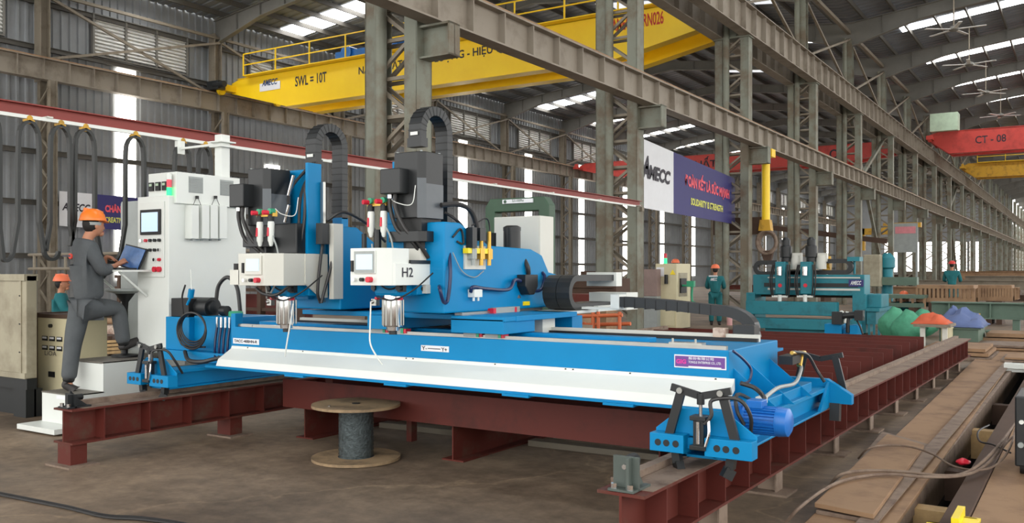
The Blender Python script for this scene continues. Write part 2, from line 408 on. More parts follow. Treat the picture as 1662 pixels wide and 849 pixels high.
# columns along the left wall
def make_colA(y):
    x = XA + .1
    t = thing('wall_column', (x, y, 0), '', 'column', 'steel columns along the left wall')
    for s in (-1, 1):
        b = MB(); b.box(x + .35 + s * .35 - .1, x + .35 + s * .35 + .1, y - .15, y - .12, .0, 8.98); b.box(x + .35 + s * .35 - .1, x + .35 + s * .35 + .1, y + .12, y + .15, 0, 8.98); b.box(x + .35 + s * .35 - .012, x + .35 + s * .35 + .012, y - .13, y + .13, 0, 8.98)
        b.build('leg', M['steel'], t)
    b = MB(); z = .3; k = 0
    while z < 8.4:
        b.obox((x + .35 - .35 * (1 if k % 2 else -1), y - .13, z), (x + .35 + .35 * (1 if k % 2 else -1), y - .13, z + .6), .07, .07); z += .6; k += 1
    b.build('lacing', M['steel'], t)
    b = MB(); b.box(x - .22, x + .22, y - .2, y - .17, 8.98, 12.7); b.box(x - .22, x + .22, y + .17, y + .2, 8.98, 12.7); b.box(x - .02, x + .02, y - .18, y + .18, 8.98, 12.7)
    b.build('upper_shaft', M['steel'], t); return t
c0 = make_colA(Y_FIRST + BAY)
for i in range(NB):
    c = c0 if i == 0 else copy_tree(c0)
    c.location = (XA + .1, Y_FIRST + BAY * (i + 1) - .1 if i else Y_FIRST + BAY - .1, 0)
    c['label'] = f'steel column standing against the left wall, {ordn(i)} from the camera'
# runway girders
def runway(x, ztop, h, w, y0, y1, label, name='crane_runway_girder', m='girder', step=1.03):
    t = thing(name, (x, (y0 + y1) / 2, ztop - h), label, 'girder')
    b = MB(); b.ibeam((x, y0, ztop), (x, y1, ztop), w, h, .03, .02); b.build('girder_web', M[m], t)
    y = y0 + .5; first = None; n = 0
    while y < y1 and n < 99:
        if first is None:
            b = MB(); b.box(x - w / 2 + .02, x + w / 2 - .02, y - .012, y + .012, ztop - h + .03, ztop - .03); first = b.build('stiffener', M[m], t)
        else:
            c = first.copy(); col.objects.link(c); c.location = first.location + Vector((0, step * n, 0))
        y += step; n += 1
    if y < y1:
        b = MB()
        while y < y1: b.box(x - w / 2 + .02, x + w / 2 - .02, y - .012, y + .012, ztop - h + .03, ztop - .03); y += step
        b.build('far_stiffeners', M[m], t)['kind'] = 'stuff'
    b = MB(); b.box(x - .04, x + .04, y0, y1, ztop, ztop + .09); b.build('crane_rail', M['rust'], t)
    return t
runway(-33.9, 9.8, .82, .4, -4, YEND, 'grey steel runway girder along the left wall columns')
runway(-9.95, 9.93, .93, .36, 6, YEND, 'upper runway girder on the far side of the middle columns')
runway(-9.02, 9.93, .93, .36, 6, YFAR, 'upper runway girder on the near side of the middle columns')
runway(-8.65, 6.09, .61, .32, 3, YFAR, 'lower runway girder on corbels of the middle columns', step=.95)
# diagonal wall bracing and column bracing
def brace(pa, pb, label, r=.07, name='diagonal_brace', grp=None, m='steel'):
    b = MB(); b.obox(pa, pb, r, r); tag(b.build(name, M[m]), label, 'brace', grp)
for i in (0, 1, 2, 3, 4, 5):
    y0 = Y_FIRST + BAY * (i + 1); 
    brace((XA + .2, y0, 12.4), (XA + .2, y0 + BAY, 9.7), f'falling diagonal brace high on the left wall, {ordn(i)} from the camera', .1, grp='falling wall braces')
    brace((XA + .28, y0, 9.9), (XA + .28, y0 + BAY, 12.3), f'rising diagonal brace high on the left wall, {ordn(i)} from the camera', .1, grp='rising wall braces')
    brace((XA + .25, y0, 12.5), (XA + .25, y0 + BAY, 12.5), f'straight strut under the left eaves, {ordn(i)} from the camera', .12, name='eaves_strut', grp='struts under the left eaves')
for i in range(2, 12):
    y0 = Y_FIRST + BAY * i
    brace((XB, y0, 12.6), (XB, y0 + BAY, 10.1), f'falling upper diagonal brace between middle columns, {ordn(i - 2)} from the camera', .09, grp='falling upper braces of the middle row')
    brace((XB + .05, y0, 10.1), (XB + .05, y0 + BAY, 12.6), f'rising upper diagonal brace between middle columns, {ordn(i - 2)} from the camera', .09, grp='rising upper braces of the middle row')
    brace((XB, y0, 12.9), (XB, y0 + BAY, 12.9), f'straight strut at the eaves between middle columns, {ordn(i - 2)} from the camera', .16, name='eaves_strut', grp='eaves struts of the middle row')
for k, (y0) in enumerate((Y_FIRST + BAY * 4, Y_FIRST + BAY * 8)):
    w = ('nearer', 'farther')[k]
    brace((XB, y0, 5.2), (XB, y0 + BAY, 8.8), f'{w} rising lower diagonal brace between middle columns', .16, m='steelgreen')
    brace((XB + .1, y0, 8.8), (XB + .1, y0 + BAY, 1.), f'{w} long falling diagonal brace between middle columns', .14, m='steelgreen')

# ------------------------------------------------------------------ overhead cranes
def crane(y, x0, x1, z0, z1, m, label, taper=3.6, w=.45, gap=1.7, rail=True, name='overhead_crane'):
    t = thing(name, ((x0 + x1) / 2, y, z0), label, 'crane')
    for k in (0, 1):
        yy = y + k * gap; b = MB()
        b.prism([(x0, z1 - .15), (x0 + .5, z1), (x1 - .4, z1), (x1, z1 - .15), (x1, z0 + (z1 - z0) * .45), (x1 - taper, z0), (x0 + taper, z0), (x0, z0 + (z1 - z0) * .6)], 'y', yy, yy + w)
        b.box(x0 + taper, x1 - taper, yy - .05, yy + w + .05, z0 - .02, z0 + .01); b.box(x0 + .4, x1 - .4, yy - .05, yy + w + .05, z1, z1 + .025)
        b.build('girder', M[m], t)
    for x in (x0 + .1, x1 - .1):
        b = MB(); b.box(x - .2, x + .2, y - .9, y + gap + 1.2, z0 + (z1 - z0) * .62, z1 - .3)
        for yy in (y - .7, y + gap + 1.0): b.cyl((x - .08, yy, z0 + .95), (x + .08, yy, z0 + .95), .2, 16)
        b.build('end_carriage', M[m], t)
    if rail:
        b = MB(); x = x0 + 1.2
        while x < x1 - .5:
            b.obox((x, y - .35, z1), (x, y - .35, z1 + 1.0), .05, .05); x += 2.1
        for z in (.5, 1.0): b.obox((x0 + 1.2, y - .35, z1 + z), (x1 - .8, y - .35, z1 + z), .045, .045)
        b.box(x0 + 1.2, x1 - .8, y - .4, y, z1 + .0, z1 + .04)
        b.build('railing', M['yellow'], t)
    return t
t = crane(28, -33.6, -10.2, 8.95, 10.5, 'yellow', 'bright yellow ten ton overhead crane spanning the left bay')
p = lambda u, v: at(u, v, Y=27.99)
a = p(422, 152); c = p(455, 131)
b = MB(); b.box(a.x, c.x, 27.97, 27.99, a.z + .08, c.z); b.build('logo_plate', M['bwhite'], t)
text('AMECC', M['logo'], (a.x + .15, 27.965, a.z + .3), (1, 0, 0), c.x - a.x - .3, .28, t, shear=.3, bold=.03)
def ctext(s, u0, v0, u1, m, h, t=t):
    a = p(u0, v0); c = p(u1, v0); text(s, m, (a.x, 27.99, a.z), (1, 0, 0), c.x - a.x, h, t, bold=.02)
ctext('SWL = 10T', 479, 141, 530, M['ink'], .45)
ctext('NĂNG SUẤT - CHẤT LƯỢNG - HIỆU QUẢ', 582, 124.5, 838, M['ink'], .58)
ctext('AMECC CRN026', 993, 52, 1077, M['crimson'], .45)
b = MB(); b.box(-27.5, -24.6, 28.5, 29.5, 10.55, 11.1); b.cyl((-26.8, 28.4, 11), (-26.8, 29.6, 11), .3, 16); b.cyl((-25.6, 29, 11.1), (-24.2, 29, 11.1), .28, 16)
b.build('hoist_trolley', M['blue2'], t)
b = MB(); b.box(-34, -33.2, 26.9, 27.3, 9.9, 10.3); b.cyl((-33.6, 27, 10.1), (-32.9, 27, 10.1), .14, 12); b.build('travel_motor', M['black'], t)
# far red crane in the left bay
t = crane(62, -33.6, -10.2, 8.85, 10.05, 'red', 'dull red overhead crane far back in the left bay', rail=False)
a = at(1098, 268, Y=61.98); c = at(1163, 262, Y=61.98)
text('SẢN XUẤT', M['ink'], (a.x - 1.0, 61.99, 9.15), (1, 0, 0), c.x - a.x + 1.0, .8, t, bold=.02)
a = at(1346, 246, Y=61.98); text('O', M['ink'], (a.x, 61.99, 9.15), (1, 0, 0), .6, .65, t, bold=.02)
# right bay cranes
t = crane(67, -9.1, 14, 9.62, 11.1, 'red', 'bright red overhead crane marked CT 08 in the right bay', rail=False, taper=1.2)
a = at(1583, 234, Y=66.98); c = at(1633, 234, Y=66.98)
text('CT - 08', M['ink'], (a.x, 66.99, 10.15), (1, 0, 0), c.x - a.x, .5, t, bold=.01)
b = MB(); b.box(-9.0, -8.2 + .9, 66.4, 67.6, 11.1, 12.3); b.build('control_box', M['palegreen'], t)
crane(86, -9.1, 14, 9.7, 10.9, 'yellow2', 'weathered yellow overhead crane behind the red one in the right bay', taper=1.)
# ------------------------------------------------------------------ red festoon beam, pipe and cable loops
t = thing('festoon_beam', (-8.85, 9, 3.1), 'long red primed beam carrying the festoon rail in front of the middle columns', 'beam')
b = MB(); b.ibeam((-8.86, -2, 3.223), (-8.86, 19.3, 3.223), .13, .12, .012, .01); b.build('beam_section', M['redbeam'], t)
b = MB()
for y in (-1, 1, 3, 5, 7, 9, 11, 13, 15, 17, 19): b.box(-8.93, -8.7, y - .03, y + .03, 3.09, 3.105)
b.build('bracket_arms', M['cream'], t)
b = MB(); b.box(-8.76, -8.72, -2, 18.8, 3.055, 3.09); b.build('cable_rail', M['white'], t)
b = MB()
for y in (Y_FIRST, Y_FIRST + BAY): b.box(-9.0, -8.88, y - .05, y + .05, 3.0, 3.1)
b.build('wall_brackets', M['steel'], t)
def uloop(u0, u1, vt, vb, label, dy=0.):
    ya = at(u0, vt, X=-8.74).y; yb = at(u1, vt, X=-8.74).y; yc = (ya + yb) / 2
    t = thing('festoon_cable', (-8.74, yc, 2.0), label, 'cable', 'festoon cable loops')
    zt = 3.06
    b = MB()
    path = []
    zb = 1.55 + (HORIZON - vb) * ((8.74 * ST + yc * CT)) / FPX
    W = (yb - ya) / 2
    for k in range(9):
        a = math.pi * k / 8; path.append((-8.74, yc - W * math.cos(a), zt - .2 + .17 * math.sin(a)))
    L_ = [(-8.74, yc - W * 1.05, zt - .2 - (zt - .2 - zb) * q) for q in (.75, .5, .25)]
    R_ = [(-8.74, yc + W * 1.05, zt - .2 - (zt - .2 - zb) * q) for q in (.25, .5, .75)]
    b.band([(-8.74, yc - W * 1.5 + dy, zb)] + L_ + path + R_ + [(-8.74, yc + W * 1.5 + dy, zb)], .05, .03, (1, 0, 0))
    b.build('flat_cable', M['festoon'], t)
    b = MB(); b.box(-8.76, -8.72, yc - W * .5, yc + W * .5, zt - .05, zt - .01); b.cyl((-8.765, yc, zt + .0), (-8.715, yc, zt + .0), .03, 12)
    b.build('trolley', M['yellow2'], t)
    return yc, W, zb
lo = []
for (u0, u1, vt, vb, lb) in ((-25, -1, 205, 420, 'leftmost hanging loop of flat black cable at the photo edge'), (30, 63, 205, 405, 'hanging loop of flat black cable, second from the left'), (82, 113, 212, 408, 'hanging loop of flat black cable, third from the left'), (122, 153, 218, 400, 'hanging loop of flat black cable, fourth from the left, above the worker'), (204, 233, 228, 405, 'hanging loop of flat black cable in front of the bright wall strip'), (284, 307, 240, 330, 'hanging loop of flat black cable just behind the control cabinet'), (322, 342, 252, 330, 'short loop of flat black cable beside the white post')):
    lo.append(uloop(u0, u1, vt, vb, lb))
for i in range(len(lo) - 2):
    (y0, w0, z0), (y1, w1, z1) = lo[i], lo[i + 1]
    a = y0 + w0 * 1.5; c = y1 - w1 * 1.5; zz = min(z0, z1)
    if c - a < .05: c = a + .15
    b = MB(); b.band([(-8.74, (a + c) / 2 - (c - a) / 2 * math.cos(q * math.pi / 12), z0 + (z1 - z0) * q / 12 - min(.2, (c - a) * .6) * math.sin(q * math.pi / 12)) for q in range(13)], .05, .03, (1, 0, 0))
    tag(b.build('cable_sag', M['festoon']), f'sagging bottom of flat black festoon cable, {ordn(i).replace("nearest", "first")} from the left', 'cable', 'bottom sags of the festoon cable')
# ------------------------------------------------------------------ banners
def banner(P4, name, label, wfrac):
    # P4: bottom-left, bottom-right, top-right, top-left on a plane facing +X
    t = thing(name, ((P4[0][0] + P4[1][0]) / 2, (P4[0][1] + P4[1][1]) / 2, P4[0][2]), label, 'banner')
    def lerp(s, q):
        bo = Vector(P4[0]).lerp(Vector(P4[1]), s); to = Vector(P4[3]).lerp(Vector(P4[2]), s); return bo.lerp(to, q)
    for s0, s1, m, nm in ((0, wfrac, 'bwhite', 'white_field'), (wfrac, 1, 'navy', 'navy_field')):
        b = MB(); vs = []; n = 8
        for i in range(n + 1):
            s = s0 + (s1 - s0) * i / n
            vs.append([b.v(lerp(s, q)) for q in (0, 1)] + [b.v(lerp(s, q) - Vector((.012, 0, 0))) for q in (0, 1)])
        for i in range(n):
            A, B = vs[i], vs[i + 1]
            b.bm.faces.new([A[0], B[0], B[1], A[1]]); b.bm.faces.new([A[2], A[3], B[3], B[2]]); b.bm.faces.new([A[1], B[1], B[3], A[3]]); b.bm.faces.new([A[0], A[2], B[2], B[0]])
        b.build(nm, M[m], t)
    def put(s, m, s0, s1, q0, q1, shear=0, bold=.02):
        cu = text(s, m, (0, 0, 0), (1, 0, 0), 1, 1, t, up=(0, 1, 0), shear=shear, bold=bold)
        rl = rootloc(t)
        for v in cu.data.vertices:
            c = v.co + rl; w = lerp(s0 + (s1 - s0) * c.x, q0 + (q1 - q0) * c.y); v.co = w + Vector((.012, 0, 0)) - rl
        return cu
    return t, put
xb = -9.5
P4 = [at(1036, 336, X=xb), at(1193, 364, X=xb), at(1193, 290, X=xb), at(1036, 222, X=xb)]
t, put = banner(P4, 'hanging_banner', 'white and navy slogan banner hung between two middle columns', .31)
put('AMECC', M['ink'], .03, .28, .44, .66, shear=.25, bold=.045)
put('A', M['ink'], .03, .09, .5, .78, shear=.3, bold=.02)
put('ĐOÀN KẾT LÀ SỨC MẠNH', M['pink'], .42, .92, .46, .8, bold=.045)
put('SOLIDARITY IS STRENGTH', M['byel'], .48, .84, .2, .33, bold=.035)
b = MB()
for q in (P4[3], P4[2]): b.cyl(q + Vector((0, 0, -.1)), (q.x + .5, q.y, 5.5), .012, 5)
b.build('hanging_ropes', M['dark'], t)
xw = -34.0
yL, yR = 19.9, 25.3
P4 = [(xw, yL, 3.38), (xw, yR, 3.25), (xw, yR, 4.7), (xw, yL, 4.75)]
t, put = banner(P4, 'wall_banner', 'white and navy slogan banner on the left wall behind the worker', .27)
put('AMECC', M['ink'], .02, .24, .45, .68, shear=.25, bold=.03)
put('CHÂN CHÍNH', M['pink'], .36, .66, .5, .76, bold=.05)
put('CREATIVE STRENGTH', M['byel'], .36, .72, .2, .36, bold=.03)
# ------------------------------------------------------------------ ground rails of the drilling machine
def rail_beam(x, y0, y1, feet, label, yaw=0., foot_w=.3):
    t = thing('ground_rail_beam', (x, y0, 0), label, 'rail beam')
    b = MB(); b.ibeam((x, y0, .46), (x, y1, .46), .26, .28, .016, .014); b.build('beam_section', M['primerdark'], t)
    y = y0 + .28; k = 0
    first = None
    while y < y1 - .1:
        b = MB(); b.box(x - .125, x + .125, y - .006, y + .006, .197, .443); b.build('stiffener_plate', M['primer'], t); y += .42
    b = MB(); b.box(x - .115, x - .055, y0 + .12, y1, .461, .5); b.build('guide_rail', M['dusty'], t)
    b = MB(); b.box(x - .05, x + .13, y0 + .1, y1, .4605, .463); b.build('worn_top', M['dusty'], t)
    for f in feet:
        fw = .09 if yaw == 0 else .07; q = MB(); q.box(x - fw, x + fw, f - (.07 if yaw == 0 else .012), f + (.07 if yaw == 0 else .012), .016, .18); (q.box(x + fw, x + fw + .012, f - .07, f + .07, .016, .18) if yaw else None); f2 = q.build('foot_block', M['primerdark' if yaw == 0 else 'dusty'], t)
        q = MB(); q.box(x - .17, x + .17, f - .13, f + .13, .0, .016); q.build('foot_plate', M['dusty'], f2)
    # end stop
    hs = .167 if yaw else .11
    b = MB(); b.prism([(y0 + .02, .463), (y0 + .2, .463), (y0 + .06, .46 + hs), (y0 + .02, .46 + hs)], 'x', x + .02, x + .035)
    b.box(x - .07, x + .07, y0 + .06, y0 + .075, .463, .463 + hs); b.box(x - .07, x + .07, y0 + .0, y0 + .2, .463, .475); b.prism([(y0 + .075, .463), (y0 + .2, .463), (y0 + .075, .6)], 'x', x - .035, x - .02)
    e = b.build('end_stop', M['stopgrey' if yaw else 'black'], t)
    b = MB(); b.cyl((x - .045, y0 + .02, .475), (x - .045, y0 + .02, .5), .016, 6); b.cyl((x + .045, y0 + .02, .475), (x + .045, y0 + .02, .5), .016, 6); b.cyl((x, y0 + .04, .43 + hs * .9), (x, y0 + .065, .43 + hs * .9), .014, 6); b.build('bolts', M['chrome'], e)
    b = MB(); b.cyl((x, y0 + .07, .43 + hs), (x, y0 + .16, .43 + hs), .035 if yaw else .025, 14); b.build('buffer', M['rubber'], e, smooth=True)
    t.rotation_euler = (0, 0, yaw); return t
rail_beam(-1.94, 4.0, 16.4, [4.15, 5.2, 6.3, 7.9, 9.25, 10.5, 11.75, 13, 14.2, 15.4], 'long red steel rail beam in the right foreground, seen end on', -math.radians(.95))
rail_beam(-6.87, 4.05, 16.4, [4.13, 5.7, 7.3, 8.9, 10.5, 12.1, 13.7, 15.3], 'red steel rail beam on the left beside the white steps')
# cross beams of the work bed
for k in range(15):
    y = 5.84 + .65 * k
    b = MB(); b.prism([(y, .3), (y + .12, .3), (y + .12, .312), (y + .014, .312), (y + .014, .56), (y, .56)], 'x', -6.3, -2.11)
    t = tag(b.build('cross_beam', M['primer']), f'red primed channel beam lying across the bed, {ordn(k)} from the camera', 'beam', 'red cross beams of the work bed')
# low longitudinal supports
for k, (x, y0) in enumerate(((-6.13, 6.0), (-4.38, 5.95), (-2.62, 6.1))):
    b = MB(); b.ibeam((x, y0 - .05, .299), (x, 15.2, .299), .22, .299, .012, .012)
    tag(b.build('bed_support', M['primerdark']), ('low red support beam under the bed at its left end', 'low red support beam under the middle of the bed, behind the cable reel', 'low red support beam under the bed at its right end')[k], 'beam')
# skids lying on the floor below the bed
for k, (y, m) in enumerate(((6.85, 'steel'), (7.3, 'palegreen'), (8.0, 'steel'))):
    b = MB()
    for x0, x1 in ((-5.95, -4.55), (-4.2, -2.8)): b.obox((x0, y, .025), (x1, y + .05, .025), .14, .05)
    tag(b.build('floor_skid', M[m]), f'pale steel skid on the floor under the red bed, {ordn(k)} from the camera', 'skid')

# ------------------------------------------------------------------ travelling gantry
G = thing('drilling_gantry', (-4.3, 6.05, .46), 'long bright blue drilling gantry riding on two red rail beams', 'machine')
bl = M['blue']
b = MB(); b.box(-6.65, -1.92, 5.53, 6.6, .74, 1.05); b.box(-6.65, -6.59, 5.53, 5.62, 1.04, 1.17)
BEAM = b.build('main_beam', bl, G, bevel=.006)
b = MB(); b.box(-6.6, -1.95, 5.565, 5.60, 1.05, 1.075); b.box(-6.6, -2.0, 5.6, 5.64, 1.05, 1.062); b.build('front_guide_rail', M['rail'], G)
b = MB(); b.box(-6.6, -2.6, 5.82, 5.95, 1.05, 1.085); b.build('raised_ledge', bl, G, bevel=.004)
b = MB(); b.box(-6.6, -1.98, 6.34, 6.38, 1.05, 1.1); b.build('rear_rack', M['cream'], G)
b = MB(); b.box(-6.6, -1.98, 6.3, 6.338, 1.05, 1.075); b.build('rear_guide_rail', M['rubber'], G)
b = MB(); b.prism([(5.53, .875), (5.515, .875), (5.505, .85), (5.36, .765), (5.335, .705), (5.36, .705), (5.53, .80)], 'x', -6.62, -1.88)
ch = b.build('chip_chute', M['white'], G, bevel=.002)
b = MB()
for x in (-6.4, -5.7, -4.55, -4.48, -3.7, -3.1, -3.04, -2.6, -2.0): b.cyl((x, 5.51, .864), (x, 5.519, .864), .008, 8)
b.build('rivets', M['black'], ch)
b = MB(); b.box(-6.75, -1.86, 5.32, 5.56, .685, .705)
for x in (-5.7, -4.6, -3.5, -2.7): b.box(x, x + .22, 5.3, 5.5, .672, .69)
b.build('chute_tray', bl, G)
# end gussets and small gearbox on the right end
for k, y in enumerate((5.62, 5.95, 6.4)):
    b = MB(); b.prism([(-1.92, .68), (-1.62, .68), (-1.92, .93)], 'y', y, y + .014); b.build('gusset', bl, G)
for k, y in enumerate((5.75, 6.4)):
    b = MB(); b.prism([(-6.65, .68), (-6.9, .68), (-6.65, .93)], 'y', y, y + .014); b.build('gusset', bl, G)
b = MB(); b.cbox((-2.1, 6.42, 1.12), .16, .12, .09); b.build('rail_end_block', M['black'], G, bevel=.005)
b = MB(); b.cbox((-2.27, 6.36, 1.1), .09, .08, .08); b.build('orange_stop', M['bag'], G)
b = MB(); b.box(-2.35, -2.12, 5.58, 5.66, 1.06, 1.085)
for x in (-2.33, -2.17): b.cyl((x, 5.6, 1.085), (x, 5.6, 1.11), .008, 8)
b.build('limit_switch_plate', M['rail'], G)
# nameplates
def plate(u0, v0, u1, v1, mm, nm='nameplate'):
    a = at(u0, v0, Y=5.53); c = at(u1, v1, Y=5.53); b = MB(); b.box(a.x, c.x, 5.524, 5.53, min(a.z, c.z), max(a.z, c.z)); return b.build(nm, M[mm], G), a, c
pl, a, c = plate(379, 548.5, 421, 560, 'bwhite')
text('TACC-40BHN-R', M['ink'], (a.x + .02, 5.523, (a.z + c.z) / 2 - .012), (1, 0, 0), c.x - a.x - .04, .026, pl, bold=.02)
pl, a, c = plate(684, 560, 729, 572, 'bwhite')
text('Y-', M['ink'], (a.x + .008, 5.523, (a.z + c.z) / 2 - .014), (1, 0, 0), .055, .03, pl, bold=.01)
text('Y+', M['ink'], (c.x - .07, 5.523, (a.z + c.z) / 2 - .018), (1, 0, 0), .055, .03, pl, bold=.01)
b = MB(); b.box(a.x + .07, c.x - .08, 5.522, 5.5235, (a.z + c.z) / 2 - .004, (a.z + c.z) / 2 + .002); b.build('arrow_line', M['ink'], pl)
pl, a, c = plate(1095, 575, 1179, 601, 'bwhite')
b = MB(); b.box(a.x + .007, c.x - .007, 5.521, 5.5235, min(a.z, c.z) + .008, max(a.z, c.z) - .008); b.build('purple_field', M['purple'], pl)
zc = (a.z + c.z) / 2
text('GIG', M['magenta'], (a.x + .015, 5.52, zc - .016), (1, 0, 0), .07, .03, pl, bold=.05)
text('TONGLE ENTERPRISE CO., LTD.', M['bwhite'], (a.x + .1, 5.52, zc - .012), (1, 0, 0), c.x - a.x - .13, .018, pl, bold=.01)
text('股份有限公司', M['bwhite'], (a.x + .1, 5.52, zc + .014), (1, 0, 0), c.x - a.x - .18, .018, pl, bold=.01)
b = MB(); b.box(a.x + .1, c.x - .03, 5.519, 5.5205, zc - .036, zc - .028); b.build('small_print', M['bwhite'], pl)

def clamp(cx, y, nm):
    """hydraulic rail clamp at the end of a carriage, plate normal to y"""
    b = MB()
    b.box(cx - .29, cx - .09, y - .1, y, .555, .655); b.box(cx + .03, cx + .29, y - .1, y, .555, .655); b.box(cx - .1, cx + .05, y - .04, y, .575, .635)
    b.prism([(cx - .29, .64), (cx - .29, .67), (cx - .14, .79), (cx + .12, .79), (cx + .29, .67), (cx + .29, .64)], 'y', y - .012, y)
    cl = b.build('rail_clamp', bl, G, bevel=.003)
    b = MB()
    for dx in (-.24, -.19, -.135, .1, .15, .205): b.cyl((cx + dx, y - .102, .605), (cx + dx, y - .098, .605), .019, 16)
    b.build('bolt_holes', M['black'], cl)
    for s in (-1, 1):
        b = MB(); x0 = cx + s * .19; x1 = cx + s * .115
        b.obox((x0, y - .06, .64), (x1, y - .06, .905), .05, .022, up=(0, 1, 0)); b.build('clamp_arm', M['black'], cl)
        b = MB(); b.obox((cx + s * .17, y - .075, .915), (cx, y - .075, .875), .04, .02, up=(0, 1, 0)); b.build('toggle_link', M['black'], cl)
        b = MB(); b.cyl((x1, y - .1, .9), (x1, y - .04, .9), .017, 12); b.build('pivot_pin', M['rail'], cl, smooth=True)
        b = MB(); b.obox((cx + s * .16, y - .03, .56), (cx + s * .15, y - .03, .49), .05, .045); b.obox((cx + s * .15, y - .03, .49), (cx + s * .13, y - .05, .44), .045, .06); b.build('clamp_jaw', M['black'], cl)
    b = MB(); b.box(cx - .035, cx + .025, y - .1, y - .04, .585, .75)
    for z in (.585, .745): b.box(cx - .05, cx + .04, y - .115, y - .03, z, z + .025)
    b.cyl((cx, y - .075, .83), (cx, y - .075, .89), .022, 10)
    b.build('cylinder_body', M['black'], cl, bevel=.003)
    b = MB(); b.cyl((cx, y - .075, .76), (cx, y - .075, .84), .01, 10); b.cyl((cx - .005, y - .105, .62), (cx - .005, y - .105, .74), .012, 10); b.build('piston_rod', M['chrome'], cl, smooth=True)
    b = MB(); b.tube([(cx + .03, y - .1, .73), (cx + .07, y - .1, .78), (cx + .07, y - .09, .86), (cx + .2, y - .05, .87), (cx + .25, y, .78), (cx + .22, y + .1, .66)], .011); b.build('clamp_hose', M['hose'], cl)
    b = MB(); b.tube([(cx + .055, y - .1, .75), (cx + .06, y - .11, .68), (cx + .04, y - .11, .61)], .009); b.build('clamp_fitting', M['chrome'], cl)
    return cl
def carriage(cx, y0, y1):
    b = MB(); b.box(cx - .2, cx + .06, y0, y1, .65, .68); b.box(cx - .2, cx + .07, y0, y1, .515, .53); b.box(cx - .2, cx - .17, y0, y1, .515, .68); b.box(cx - .02, cx + .0, y0, y1, .52, .66)
    b.box(cx - .27, cx + .02, y0 + .75, y1 - .35, .67, .745)
    c = b.build('end_carriage', bl, G, bevel=.003)
    b = MB()
    for y in (y0 + .3, y1 - .3): b.cyl((cx - .12, y, .56), (cx - .05, y, .56), .06, 20)
    b.build('track_roller', M['rail'], c, smooth=True); return c
CR = carriage(-1.72, 4.75, 7.05); clamp(-1.77, 4.72, 'near')
CL = carriage(-6.87, 4.98, 7.05); clamp(-6.93, 4.95, 'near')
b = MB(); b.prism([(-2.06, .56), (-1.48, .56), (-1.48, .63), (-1.66, .74), (-1.95, .74), (-2.06, .65)], 'y', 6.98, 7.05); b.prism([(6.7, .53), (6.98, .53), (6.98, .72)], 'x', -1.66, -1.64)
fe = b.build('far_rail_clamp', bl, G)
for s in (-1, 1):
    b = MB(); b.obox((-1.75 + s * .19, 7.13, .6), (-1.75 + s * .115, 7.13, .905), .05, .022, up=(0, 1, 0)); b.obox((-1.75 + s * .17, 7.15, .915), (-1.75, 7.15, .875), .04, .02, up=(0, 1, 0)); b.build('clamp_arm', M['black'], fe)
b = MB(); b.obox((-1.6, 7.0, .56), (-1.6, 6.98, .43), .07, .07); b.build('clamp_jaw', M['black'], fe)
b = MB(); b.box(-7.2, -6.55, 7.05, 7.07, .56, .78); b.build('far_rail_clamp', bl, G)
# travel motor
my, mz = 5.06, .575 + .08
mc = at(1245, 683, Y=5.0); my = 5.0; mz = mc.z; mx0 = at(1207, 680, Y=5.0).x; mx1 = at(1284, 685, Y=5.0).x
b = MB(); b.lathe((mx0, my, mz), [(.075, 0), (.075, .02)], 28, (1, 0, 0)); b.lathe((mx0, my, mz), [(.068, .02), (.068, (mx1 - mx0) * .72)], 28, (1, 0, 0))
b.lathe((mx0, my, mz), [(.082, (mx1 - mx0) * .72), (.084, (mx1 - mx0) * .76), (.078, (mx1 - mx0) * .95), (.055, (mx1 - mx0))], 28, (1, 0, 0))
b.box(mx0 - .1, mx0, my - .07, my + .09, mz - .08, mz + .08)
mo = b.build('travel_motor', M['blue2'], G, smooth=True)
b = MB()
for k in range(26):
    a = 2 * math.pi * k / 26; d = Vector((0, math.cos(a), math.sin(a)))
    b.obox(Vector((mx0 + .02, my, mz)) + d * .073, Vector((mx0 + (mx1 - mx0) * .72, my, mz)) + d * .073, .005, .018, up=d)
b.build('cooling_fins', M['blue2'], mo)
b = MB(); b.box(mx0 + .03, mx0 + .12, my - .05, my + .05, mz + .07, mz + .115); b.build('terminal_box', M['blue2'], mo, bevel=.004)
# cables and fittings at the right end
for nm, m, r, pts in (
    ('drooping_cable', 'bluehose', .009, [at(1190, 570, X=-1.88), at(1206, 583, X=-1.86), at(1219, 600, X=-1.84), at(1216, 618, X=-1.8), at(1204, 624, X=-1.78)]),
    ('motor_cable', 'hose', .014, [at(1202, 622, X=-1.75), at(1225, 630, X=-1.68), at(1240, 645, X=-1.6), at(1237, 655, X=-1.55)]),
    ('grey_hose', 'grey', .013, [at(1200, 690, X=-1.7), at(1207, 662, X=-1.68), at(1235, 650, X=-1.66), at(1262, 630, X=-1.68), at(1290, 622, X=-1.7), at(1300, 600, X=-1.74), at(1298, 590, X=-1.76)]),
    ('black_hose', 'hose', .012, [at(1288, 571, X=-1.76), at(1310, 576, X=-1.72), at(1325, 600, X=-1.68), at(1338, 620, X=-1.62)]),
    ('side_hose', 'hose', .011, [at(1225, 562 + 40, X=-1.8) + Vector((0, .3, -.3)), at(1200, 640, X=-1.7), at(1196, 665, X=-1.66), at(1208, 690, X=-1.62)])):
    b = MB(); b.tube(pts, r); b.build(nm, M[m], G, smooth=True)
b = MB(); b.tube([at(1285, 573, X=-1.76), at(1306, 572, X=-1.76)], .014, sm=0); b.cyl(at(1300, 576, X=-1.76), at(1297, 594, X=-1.76), .02, 8); b.build('brass_fitting', M['brass'], G)
b = MB(); b.cbox(at(1282, 583, X=-1.8), .1, .22, .06); b.build('valve_block', M['black'], G)
